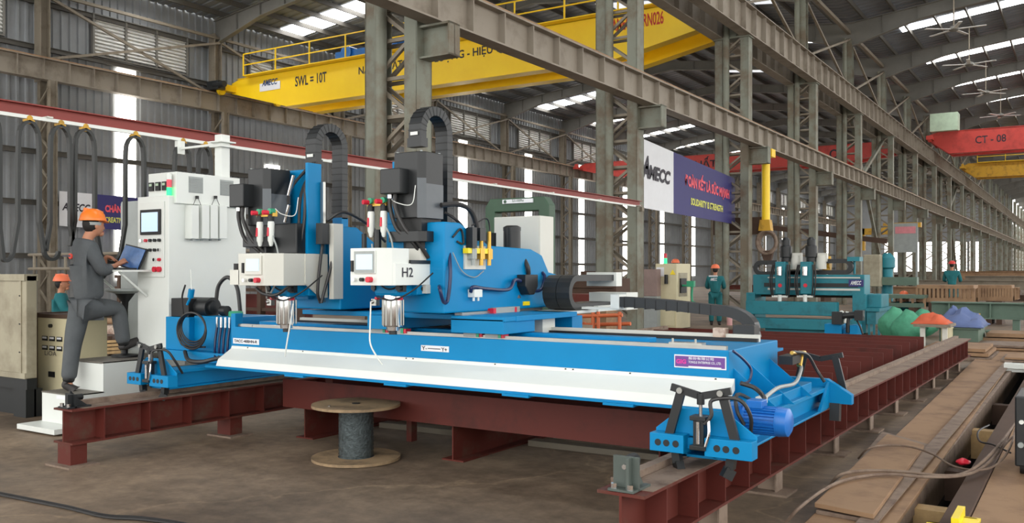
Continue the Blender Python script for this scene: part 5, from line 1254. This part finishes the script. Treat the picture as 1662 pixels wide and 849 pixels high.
b = MB(); b.prism([(a.x + .42, zt - .3), (a.x + .58, zt - .3), (a.x + .5, zt - .16)], 'y', Yc - .01, Yc); b.build('warning_triangle', M['pyel'], t)
b = MB(); b.box(a.x + .02, c.x - .04, Yc - .03, Yc, .1, .75); b.build('lower_door', M['beige'], t)
b = MB(); b.cyl((a.x + .2, Yc + .2, zt), (a.x + .2, Yc + .2, zt + .15), .05, 12); q = b.build('green_lamp', M['greenlight'], t)
b = MB(); b.cyl((a.x + .2, Yc + .2, zt + .15), (a.x + .2, Yc + .2, zt + .28), .045, 12); b.build('red_lamp', M['redpl'], q)
a2 = at(1036, 534, Z=0); z2 = at(1036, 437, Y=a2.y).z
t = thing('grey_cabinet', (a2.x + .2, a2.y, 0), 'grey and pink cabinet between the lattice column and the beige cabinet', 'cabinet')
b = MB(); b.box(a2.x, a2.x + .55, a2.y, a2.y + .5, .02, z2 * .55); b.build('lower_box', M['grey'], t, bevel=.01)
b = MB(); b.box(a2.x, a2.x + .55, a2.y, a2.y + .5, z2 * .55, z2); b.build('upper_box', mat('dusty_pink_paint', '8f7a74', .6), t, bevel=.01)
a = at(1184, 528, Z=0); b = MB(); b.lathe((a.x, a.y, 0), [(.08, 0), (.08, .3), (.03, .4), (.03, .48)], 14); tag(b.build('pink_bottle', mat('pink_bottle_plastic', 'e0a9a8', .4), smooth=True), 'pale pink bottle on the floor by the teal worker', 'bottle')

# ------------------------------------------------------------------ second, teal drilling gantry
Ty = 23.2
def tp(u, v, y=Ty): return at(u, v, Y=y)
t = thing('teal_drilling_machine', (-5.7, 23.5, 0), 'older teal drilling gantry marked AMECC farther back', 'machine')
tl = M['teal']
x0 = tp(1222, 450).x; x1 = tp(1403, 450).x; zb = tp(1300, 476).z; ztp = tp(1403, 446).z
b = MB(); b.box(x0, x1, Ty, Ty + .7, zb - .05, ztp); q = b.build('cross_beam', tl, t, bevel=.02)
b = MB(); b.box(x0 + .4, x1 - .1, Ty - .03, Ty, zb + .08, zb + .13); b.box(x0 + .4, x1 - .1, Ty - .03, Ty, ztp - .09, ztp - .06); b.build('guide_rail', M['cream'], q)
b = MB(); b.box(x0 + .3, x1 - .15, Ty - .02, Ty, zb + .16, zb + .26); b.build('dark_recess', M['black'], q)
a = tp(1378, 465); b = MB(); b.box(a.x, tp(1402, 465).x, Ty - .04, Ty - .01, a.z, a.z + .17); lp = b.build('logo_plate', M['navy'], t)
text('AMECC', M['bwhite'], (a.x + .04, Ty - .045, a.z + .04), (1, 0, 0), tp(1400, 465).x - a.x - .06, .1, lp, shear=.3, bold=.03)
for (u0, u1, nm) in ((1212, 1226, 'left_upright'), (1384, 1406, 'right_upright')):
    b = MB(); b.box(tp(u0, 500).x, tp(u1, 500).x, Ty - .05, Ty + .9, .05, zb); b.build(nm, tl, t, bevel=.01)
b = MB(); b.box(tp(1220, 500).x, tp(1365, 500).x, Ty - .5, Ty - .2, tp(1300, 512, Ty - .5).z, tp(1300, 490, Ty - .5).z); b.build('front_table', tl, t, bevel=.015)
b = MB(); b.box(tp(1226, 500).x, tp(1400, 500).x, Ty - .6, Ty - .1, .12, tp(1300, 518, Ty - .6).z); b.box(tp(1250, 500).x, tp(1395, 500).x, Ty - .45, Ty - .1, .0, .12); b.build('lower_base', tl, t, bevel=.015)
b = MB(); b.box(tp(1226, 500).x, tp(1384, 500).x, Ty + .5, Ty + .6, .9, zb - .02); b.build('rear_brown_plate', M['rustdark'], t)
for (uc) in (1267, 1308):
    xc = tp(uc, 450, Ty - .3).x
    b = MB(); b.box(xc - .13, xc + .13, Ty - .35, Ty - .03, tp(uc, 477).z, tp(uc, 425).z); h = b.build('drill_carriage', tl, t, bevel=.02)
    b = MB(); b.cyl((xc, Ty - .4, tp(uc, 447).z), (xc, Ty - .4, tp(uc, 433).z), .07, 14); b.build('spindle_collar', M['chrome'], h, smooth=True)
    b = MB(); b.cyl((xc, Ty - .38, tp(uc, 489).z), (xc, Ty - .38, tp(uc, 478).z), .05, 14); b.box(xc - .2, xc + .2, Ty - .4, Ty - .36, tp(uc, 482).z, tp(uc, 479).z); b.build('drill_nose', M['white'], h, smooth=True)
    b = MB(); b.cyl((xc, Ty - .36, tp(uc, 463).z), (xc, Ty - .34, tp(uc, 463).z), .05, 14); b.build('red_badge', M['redpl'], h)
    b = MB(); b.lathe((xc + .08, Ty - .1, tp(uc, 425).z), [(.12, 0), (.12, .1), (.15, .12), (.15, .38), (.11, .42), (.11, .55), (.05, .62)], 18); b.build('spindle_motor', M['black'], h, smooth=True)
    b = MB(); b.cyl((xc + .3, Ty, tp(uc, 437).z), (xc + .3, Ty, tp(uc, 415).z), .13, 16); b.box(xc + .22, xc + .45, Ty - .05, Ty + .1, tp(uc, 425).z, tp(uc, 411).z); b.build('pale_motor', M['cream'], h, smooth=True)
    b = MB()
    for dx in (-.2, -.16, .17, .22): b.tube([(xc + dx, Ty - .3, tp(uc, 430).z), (xc + dx * 1.2, Ty - .42, tp(uc, 455).z), (xc + dx, Ty - .38, tp(uc, 482).z)], .02, 5)
    b.build('hoses', M['hose'], h)
def chainu(ua, ub, va, vb, y, flip, nm):
    A = tp(ua, va, y); B_ = tp(ub, vb, y); R = (A.z - B_.z) / 2; zc = (A.z + B_.z) / 2; xe = B_.x; xs = A.x; sgn = 1 if flip else -1
    pts = [(xs, y, A.z), (xe, y, A.z)]
    for k in range(1, 10): a = math.pi / 2 - math.pi * k / 10; pts.append((xe + sgn * R * math.cos(a), y, zc + R * math.sin(a)))
    pts += [(xe, y, B_.z), (xs + (.6 if not flip else -.8), y, B_.z)]
    b = MB(); b.band(pts, .14, .11, (0, 1, 0)); b.build(nm, M['chain'], t)
chainu(1262, 1236, 426, 444, Ty + .1, False, 'left_cable_chain'); chainu(1325, 1372, 424, 442, Ty + .1, True, 'right_cable_chain')
a = tp(1337, 432); b = MB(); b.cyl((a.x, Ty + .3, a.z - .1), (a.x, Ty + .3, a.z + .25), .11, 16); b.cyl((a.x - .1, Ty + .3, a.z + .05), (a.x + .1, Ty + .3, a.z + .05), .14, 16); b.build('yellow_pump', M['yellow2'], t, smooth=True)
b = MB(); a = tp(1408, 507); c = tp(1430, 507); b.box(a.x, c.x, Ty - .2, Ty + 1.6, tp(1410, 505).z, tp(1410, 500).z); b.box(a.x, c.x - .1, Ty - .1, Ty + 1.4, tp(1410, 526).z, tp(1410, 506).z)
for u_ in (1410, 1418, 1426): b.box(tp(u_, 530).x, tp(u_, 530).x + .05, Ty - .1, Ty - .05, .0, tp(1410, 526).z)
b.build('side_table', tl, t)
b = MB(); b.box(tp(1405, 480).x, tp(1428, 480).x, Ty + .2, Ty + 1.2, tp(1410, 500).z, tp(1410, 478).z); b.build('side_tank', tl, t, bevel=.02)
b = MB(); b.box(tp(1375, 420).x, tp(1395, 420).x, Ty, Ty + .4, tp(1380, 424).z, tp(1380, 417).z); b.cyl((tp(1384, 430).x, Ty + .2, tp(1384, 445).z), (tp(1384, 430).x, Ty + .2, tp(1384, 422).z), .03, 8); b.build('top_bracket', tl, t)
# second gantry's near clamp (black, white and bright blue)
Yk = 18.6
t = thing('clamp_unit', (at(1378, 545, Y=Yk).x, Yk, 0), 'small bright blue clamp unit with black and white hydraulics before the teal machine', 'clamp')
kp = lambda u, v: at(u, v, Y=Yk)
b = MB(); b.box(kp(1338, 540).x, kp(1366, 540).x, Yk, Yk + .4, 0, kp(1350, 526).z); b.box(kp(1378, 540).x, kp(1392, 540).x, Yk, Yk + .4, 0, kp(1350, 527).z); b.box(kp(1366, 540).x, kp(1378, 540).x, Yk + .1, Yk + .4, 0, kp(1350, 535).z); b.build('blue_base', M['blue'], t, bevel=.01)
b = MB(); b.cyl(kp(1352, 514), kp(1402, 510), .07, 12); b.cbox(kp(1360, 516), .2, .2, .25); b.cbox(kp(1395, 512), .16, .2, .2); b.cyl(kp(1376, 540), kp(1376, 512), .04, 8); b.tube([kp(1388, 515), kp(1396, 530), kp(1400, 542)], .02); b.build('black_cylinder', M['black'], t, smooth=True)
b = MB(); b.cyl(kp(1372, 524), kp(1376, 506), .04, 12); b.ball(kp(1366, 508), .05); b.build('white_valve', M['white'], t, smooth=True)

# ------------------------------------------------------------------ hanging hook gear on the lower runway girder
t = thing('hanging_tool_post', (-8.65, 28.7, 2.6), 'yellow post hanging under the lower runway girder with a coiled hook', 'hoist')
a = at(1243, 250, X=-8.65); yq = a.y; zt = 5.47; zb = at(1243, 362, X=-8.65).z
b = MB(); b.cyl((-8.65, yq, zb), (-8.65, yq, zt - .1), .13, 14); b.box(-8.9, -8.4, yq - .2, yq + .2, zt - .25, zt); b.build('yellow_pole', M['yellow'], t, smooth=True)
b = MB(); b.prism([(-8.85, zb - .25), (-8.45, zb - .25), (-8.5, zb + .1), (-8.8, zb + .1)], 'y', yq - .15, yq + .15); b.build('yellow_clamp', M['yellow2'], t)
b = MB()
for k in range(3): 
    R = .32 - .03 * k; b.tube([(-8.6 + R * math.cos(q * math.pi / 8), yq - .1 + .06 * k, zb - .62 + R * 1.15 * math.sin(q * math.pi / 8)) for q in range(17)], .045, 7, 2)
b.build('cable_coil', M['dusty'], t, smooth=True)
b = MB(); b.prism([(-8.8, zb - .9), (-8.4, zb - .9), (-8.5, zb - 1.3), (-8.65, zb - 1.35)], 'y', yq - .08, yq + .08); b.build('hook_block', M['rustdark'], t)
b = MB(); b.box(-10.4, -8.7, yq, yq + .2, zb - .35, zb + .2); b.build('brown_cross_arm', M['rustdark'], t)
b = MB(); a = at(1255, 370, Y=46); c = at(1440, 392, Y=46)
b.obox(a, c, .15, .25); tag(b.build('tool_rail', M['rustdark']), 'thin brown rail crossing behind the middle columns above the teal machine', 'rail')
b = MB(); a = at(1395, 366, Y=60); b.box(a.x, a.x + 2.5, 60, 60.4, a.z - .6, a.z - .2); b.box(a.x, a.x + .3, 60, 60.4, a.z - 1.6, a.z - .2); b.box(a.x + 1.4, a.x + 3.6, 60, 60.4, a.z - .2, a.z + .1)
tag(b.build('small_yellow_crane', M['yellow2']), 'small weathered yellow jib crane between the far middle columns', 'crane')
a = at(1450, 410, Y=56)
b = MB(); b.box(a.x - .1, a.x + 1.3, 56, 56.05, a.z, a.z + 1.7); b.box(a.x - .1, a.x, 56, 56.05, 0, a.z); b.box(a.x + 1.2, a.x + 1.3, 56, 56.05, 0, a.z); q = tag(b.build('notice_board', M['grey']), 'pale notice board with pink stripe hung between far middle columns', 'sign')
b = MB(); b.box(a.x + .1, a.x + 1.2, 55.98, 56, a.z + 1.1, a.z + 1.5); b.build('pink_stripe', mat('pale_pink', 'd98a92', .6), q)

# ------------------------------------------------------------------ right middle ground
gp = lambda u, v, Y: at(u, v, Y=Y)
for k, (u, v, w_, h_) in enumerate(((1452, 535, .3, .3), (1474, 540, .3, .28), (1498, 530, .32, .2))):
    a = at(u, v, Z=.25); bagmesh((a.x, a.y, .0), w_ * 1.15, w_, h_ + .5, 'sack', 'green_sack', ('green woven sack nearest the teal machine', 'middle one of the three green woven sacks', 'green woven sack next to the orange tarpaulin')[k], grp='green sacks', seed=k * 4)
t = thing('low_work_table', (at(1495, 545, Y=18).x, 18, 0), 'low pale table carrying an orange tarpaulin', 'table')
a = gp(1485, 525, 18); c = gp(1545, 525, 18)
b = MB(); b.box(a.x, c.x, 17.8, 18.6, a.z - .05, a.z); b.build('table_top', M['steel'], t)
for x in (a.x + .1, c.x - .15):
    b = MB(); b.box(x, x + .08, 17.9, 18.0, 0, a.z - .05); b.build('leg', M['cream'], t)
def tarp(x0, x1, y0, y1, z0, h, m, label, seed):
    b = MB(); n = 14; g = [[None] * (n + 1) for _ in range(n + 1)]
    for i in range(n + 1):
        for j in range(n + 1):
            s, q = i / n, j / n; e = math.sin(math.pi * s) * math.sin(math.pi * q)
            g[i][j] = b.v((x0 + (x1 - x0) * s, y0 + (y1 - y0) * q, z0 + h * e ** .7 * (.75 + .6 * noise.noise(Vector((s * 5, q * 5, seed))))))
    for i in range(n):
        for j in range(n): b.bm.faces.new([g[i][j], g[i + 1][j], g[i + 1][j + 1], g[i][j + 1]])
    o = b.build('tarpaulin', M[m], smooth=True); s = o.modifiers.new('s', 'SOLIDIFY'); s.thickness = .02
    return tag(o, label, 'tarpaulin')
tarp(a.x - .05, c.x - .05, 17.85, 18.6, a.z + .01, .22, 'tarpo', 'crumpled orange tarpaulin on the low table', 1)
a2 = gp(1520, 535, 20.5); c2 = gp(1600, 535, 20.5)
tarp(a2.x, c2.x, 20, 21.6, .45, .42, 'tarpb', 'crumpled blue grey tarpaulin over a stack beside the orange one', 3)
b = MB(); b.box(a2.x + .1, c2.x - .1, 20.1, 21.5, 0, .45); b.box(a2.x + .05, c2.x - .05, 20.05, 21.55, .4, .46); tag(b.build('covered_stack', M['mesh']), 'low green stack underneath the blue grey tarpaulin', 'stack')
# posts on the ground
for k, (u, v, h_, m, w_, Y) in enumerate(((1537, 566, .42, 'beige', .11, None), (1583, 556, .62, 'yellow2', .09, None))):
    a = at(u, v, Z=0); b = MB(); b.cyl((a.x, a.y, 0), (a.x, a.y, h_), w_, 14); b.cyl((a.x, a.y, h_), (a.x, a.y, h_ + .02), w_ * 1.15, 14); tag(b.build('short_post', M[m]), ('short pale round post at the far end of the rail beam', 'short yellow brown post beside the plate stacks')[k], 'post')
# long green beams lying across
for k, (Y, zb, zt, u0) in enumerate(((24.5, .42, .82, 1512), (23.2, .05, .22, 1600))):
    a = gp(u0, 500, Y); b = MB()
    b.ibeam((a.x, Y, zt), (.8, Y, zt), .4, zt - zb, .03, .02)
    for q in range(8): b.box(a.x + .4 + q * .9, a.x + .43 + q * .9, Y - .18, Y + .18, zb + .02, zt - .02)
    if k == 0:
        for q_, x in enumerate((a.x + .5, -1.5)):
            d = MB(); d.box(x, x + .15, Y - .15, Y + .15, 0, zb); tag(d.build('girder_support', M['mesh']), ('left stub support under the long green girder', 'right stub support under the long green girder')[q_], 'support')
    tag(b.build('green_girder', M['mesh']), ('long green girder lying across the hall behind the tarpaulins', 'low green girder on the floor right of the tarpaulins')[k], 'girder')
# rusty steel frames farther back
for k, (u0, u1, v0, v1, Y) in enumerate(((1488, 1580, 462, 490, 27.5), (1582, 1642, 462, 488, 30), (1425, 1500, 478, 498, 27))):
    a = gp(u0, v1, Y); c = gp(u1, v0, Y)
    t = thing('fabricated_frame', ((a.x + c.x) / 2, Y, 0), ('rusty fabricated steel frame under the standing red helmet worker', 'rusty fabricated steel frame nearest the right photo edge', 'dark green and rusty steel frame behind the green sacks')[k], 'steel frame')
    b = MB(); b.box(a.x, c.x, Y, Y + 1.2, c.z - .12, c.z - .02); b.box(a.x, c.x, Y, Y + .1, a.z, a.z + .12); b.box(a.x, c.x, Y + 1.1, Y + 1.2, a.z, a.z + .12); b.build('beams', M['rust' if k < 2 else 'mesh'], t)
    b = MB(); n = 14 if k < 2 else 5
    for q in range(n):
        x = a.x + (c.x - a.x) * q / (n - 1); b.box(x - .03, x + .03, Y + .01, Y + .09, a.z, c.z - .1); b.box(x - .03, x + .03, Y + 1.1, Y + 1.18, a.z, c.z - .1)
    b.build('uprights', M['rust'], t)
    b = MB()
    for x in (a.x + .3, c.x - .4): b.box(x, x + .15, Y, Y + 1.2, 0, a.z)
    b.build('trestles', M['rustdark'], t)
t = thing('radial_drill', (gp(1438, 480, 30).x, 30, 0), 'teal column drill standing right of the teal gantry', 'drill')
a = gp(1440, 470, 30)
b = MB(); b.cyl((a.x, 30, 0), (a.x, 30, 1.9), .17, 16); b.lathe((a.x, 30, 1.65), [(.17, 0), (.24, .05), (.24, .35), (.1, .5)], 16); b.build('column', M['teal'], t, smooth=True)
b = MB(); b.box(a.x - .2, a.x + .9, 29.7, 30.1, 1.15, 1.4); b.build('arm', M['mesh'], t)
b = MB(); b.box(a.x - .6, a.x - .1, 29.4, 29.8, 1.1, 2.1); b.build('drill_head', M['oldbeige'], t, bevel=.03)
b = MB(); b.box(a.x - .8, a.x + .8, 29.2, 30.8, 0, .5); b.build('base', M['teal'], t)
# clutter rows in the far hall
rr = random.Random(3)
for k in range(12):
    u = 1500 + rr.random() * 160; Y = 38 + k * 5.5; a = gp(u, 450, Y); w_ = 1 + rr.random() * 2.5; h_ = .5 + rr.random() * 1.3
    m = ('rust', 'rustdark', 'primerdark', 'steel', 'steel')[k % 5]
    if abs(a.x + .1 - XB) < w_ + 1.2: a.x = XB + (w_ + 1.4) * (1 if k % 2 else -1)
    t = thing('stored_steel_stack', (a.x, Y, 0), f'stack of stored steel sections on the floor of the far hall, {ordn(k)} from the camera', 'stack', 'far steel stacks')
    b = MB(); n = 3
    for q in range(n): b.ibeam((a.x - w_, Y + q * .5, h_), (a.x + w_, Y + q * .5, h_), .3, h_ * .45, .03, .03)
    b.build('sections', M[m], t)
    b = MB()
    for x in (-w_ * .7, w_ * .7): b.box(a.x + x - .1, a.x + x + .1, Y - .2, Y + 1.3, 0, h_ * .55)
    b.build('trestles', M['rustdark'], t)
# welding sparks lamp is not built; a pale blue smoke is left out
# ------------------------------------------------------------------ right foreground plates
def slab(pts, z0, z1, name, m, label, cat='steel plate', bevel=.004):
    b = MB(); b.prism([(p.x, p.y) for p in pts], 'z', z0, z1); return tag(b.build(name, M[m], bevel=bevel), label, cat)
X0 = -1.28
slab([at(u, v, Z=.1) for u, v in ((1322, 816), (1418, 835), (1500, 722), (1440, 704))], .07, .1, 'steel_plate', 'rust', 'short brown steel plate lying on top at the near end of the plate stack')
slab([at(u, v, Z=.06) for u, v in ((1324, 828), (1425, 846), (1512, 722), (1432, 700))], .035, .06, 'steel_plate', 'dusty', 'greyish steel plate directly under the short brown top plate')
slab([at(1305, 849, Z=.035), at(1440, 870, Z=.035), at(1652, 572, Z=.035), at(1600, 566, Z=.035)], .005, .035, 'steel_plate', 'rust', 'long brown steel plate on the floor beside the red rail beam')
# trench edge angles and timbers
b = MB(); a = at(1500, 849, Z=.0); 
b.ibeam((-1.1, 2.0, .068), (-1.1, 17, .068), .11, .064, .012, .012); tag(b.build('long_channel', M['dusty']), 'long grey steel channel along the left edge of the trench', 'channel')
b = MB(); b.box(-1.04, -.99, 2.0, 20, -.1, .02); tag(b.build('edge_angle', M['dusty']), 'steel edge strip along the left side of the trench', 'edge strip')
slab([Vector((-.6, 1.0, 0)), Vector((1.9, 1.0, 0)), Vector((1.0, 17, 0)), Vector((-.6, 17, 0))], .003, .05, 'steel_plate', 'rust', 'wide brown steel plate on the right of the trench')
slab([Vector((-.74, 1.0, 0)), Vector((-.605, 1.0, 0)), Vector((-.605, 17, 0)), Vector((-.74, 17, 0))], .003, .07, 'edge_plank', 'rustdark', 'dark edge plank on the right lip of the trench', 'plank')
for k, y in enumerate((3.6, 4.35, 5.3, 6.6, 8.2, 10.2, 12.6)):
    b = MB(); b.box(-1.0, -.745, y, y + .16, -.35, -.1 + .04 * (k % 2)); tag(b.build('timber_sleeper', M['wood' if k in (1, 3, 5) else 'rustdark']), f'timber sleeper crossing the dark trench, {ordn(k)} from the camera', 'timber', 'timber sleepers in the trench')
for k, y in enumerate((4.0, 6.0, 9.2)):
    b = MB(); b.ibeam((-.9, y, -.36), (-.86, y + 2.6, -.36), .1, .14, .012, .012); tag(b.build('scrap_section', M['dusty']), f'steel offcut lying inside the dark trench, {ordn(k)} from the camera', 'offcut')
# plate stacks at the back right
for k, (Y0, Y1, xx0, xx1, z) in enumerate(((17.1, 18.5, -1.3, -.2, .12), (17.5, 19.2, -2.6, -1.4, .22), (19.4, 20.8, -2.4, -.6, .16), (17.1, 18.8, -.1, 1.5, .2), (21.0, 22.4, -1.9, 1.4, .3), (19.0, 20.8, -.5, 1.4, .26))):
    t = thing('plate_stack', ((xx0 + xx1) / 2, (Y0 + Y1) / 2, 0), f'stack of brown steel plates beyond the trench, {ordn(k)} from the camera', 'plate stack')
    n = 3
    for q in range(n):
        b = MB(); b.box(xx0 + .06 * q, xx1 - .05 * q, Y0 + .05 * q, Y1 - .04 * q, z * q / n + .003, z * (q + .8) / n); b.build('plate', M[('rust', 'dusty', 'rust')[(q + k) % 3]], t)
b = MB(); a = at(1635, 598, Z=.06); b.box(a.x - .05, a.x + 1, a.y, a.y + .25, .06, .13); b.box(a.x - .05, a.x + 1, a.y + .05, a.y + .2, .003, .06); tag(b.build('white_bar', M['white']), 'short white painted bar near the right photo edge', 'bar')
# black welding machine at the right edge
a = at(1647, 748, Z=.16)
t = thing('welding_machine', (a.x + .25, a.y + .3, .05), 'black welding machine standing at the right photo edge', 'machine')
b = MB(); b.box(a.x, a.x + .45, a.y, a.y + .6, .12, at(1647, 643, Y=a.y).z); b.build('housing', M['black'], t, bevel=.012)
for dy in (.1, .5):
    b = MB(); b.cyl((a.x + .03, a.y + dy, .11), (a.x + .08, a.y + dy, .11), .058, 16); b.build('wheel', M['rubber'], t, smooth=True)
b = MB(); q = at(1658, 685, Y=a.y); b.cyl((q.x, a.y - .02, q.z), (q.x, a.y, q.z), .016, 12); b.build('white_knob', M['white'], t)
b = MB(); q = at(1657, 722, Y=a.y); b.cyl((q.x, a.y - .03, q.z), (q.x, a.y, q.z), .02, 12); b.build('socket', M['grey'], t)
for k, (pts, lb) in enumerate((([(1275, 849), (1300, 822), (1345, 790), (1385, 776), (1440, 770), (1500, 774), (1560, 772), (1600, 755), (1640, 712), (1662, 700)], 'brown cable running from the front floor over the plates to the welding machine'),
                              ([(1345, 790), (1365, 770), (1410, 764), (1470, 766), (1530, 772), (1570, 766), (1610, 735), (1650, 685)], 'second brown cable looping over the short brown plate'),
                              ([(1393, 744), (1410, 728), (1440, 723), (1480, 726), (1515, 738), (1548, 757), (1590, 763), (1620, 752), (1640, 725), (1650, 690)], 'thin cable starting by the red rail beam and crossing the trench'),
                              ([(1605, 690), (1588, 700), (1590, 716), (1612, 722), (1640, 735)], 'short dark cable end with clamp beside the welding machine'))):
    b = MB(); P_ = []
    for i, (u, v) in enumerate(pts):
        z = .12 if k < 3 else .09
        if k < 3 and i == 0: z = .01
        if k < 3 and i >= len(pts) - 2: z = .2
        P_.append(at(u, v, Z=z))
    b.tube(P_, .011 if k < 2 else .008, 8); tag(b.build('welding_cable', M['dusty' if k < 3 else 'hose'], smooth=True), lb, 'cable')
a = at(1563, 752, Z=.05); bagmesh((a.x, a.y, .035), .05, .05, .06, 'redpl', 'red_cloth', 'small bright red cloth on the edge of the trench', 'cloth', seed=4)
# yellow brackets at the bottom edge
a = at(1560, 836, Z=.1)
b = MB(); c = at(1590, 832, Z=.1); b.box(a.x - .02, c.x + .02, a.y - .3, a.y - .02, .085, .1); b.box(a.x - .02, a.x + .02, a.y - .3, a.y + .02, .05, .15); b.box(a.x, c.x, a.y - .05, a.y - .03, .05, .1)
tag(b.build('yellow_bracket', M['pyel']), 'bright yellow angled bracket at the bottom photo edge', 'bracket')
a = at(1505, 846, Z=.08)
b = MB(); b.box(a.x, a.x + .12, a.y - .2, a.y, .06, .08); b.box(a.x, a.x + .12, a.y - .02, a.y, .05, .08); tag(b.build('yellow_bracket', M['pyel']), 'low flat yellow bracket left of the angled one at the bottom edge', 'bracket')
# cable on the floor at the lower left
for k, dv in enumerate((0, 3)):
    b = MB(); b.tube([at(u, v + dv, Z=.012) for u, v in ((-10, 798), (50, 810), (110, 822), (170, 836), (230, 840), (300, 850), (380, 872))], .009, 7); tag(b.build('floor_cable', M['hose'], smooth=True), ('upper one of two dark cables on the floor at the lower left', 'lower one of two dark cables on the floor at the lower left')[k], 'cable')

# big ceiling fans in the right bay
for k, (u, v) in enumerate(((1548, 47), (1573, 104), (1600, 150), (1624, 187))):
    c = at(u, v, Z=12.0); zr = roofz(c.x) + .2
    t = thing('ceiling_fan', (c.x, c.y, 12.0), f'grey ceiling fan hanging under the right bay roof, {ordn(k)} from the camera', 'fan', 'ceiling fans of the right bay')
    b = MB(); b.cyl((c.x, c.y, 12.0), (c.x, c.y, zr), .03, 8); b.build('rod', M['steel'], t)
    b = MB(); b.lathe((c.x, c.y, 11.9), [(.12, 0), (.2, .06), (.2, .16), (.1, .22)], 14); b.build('motor_hub', M['rafter'], t, smooth=True)
    for q in range(5):
        a = q * 2 * math.pi / 5 + k; b = MB(); b.obox((c.x + .18 * math.cos(a), c.y + .18 * math.sin(a), 11.98), (c.x + 1.25 * math.cos(a), c.y + 1.25 * math.sin(a), 11.98), .16, .02); b.build('blade', M['louvre'], t)
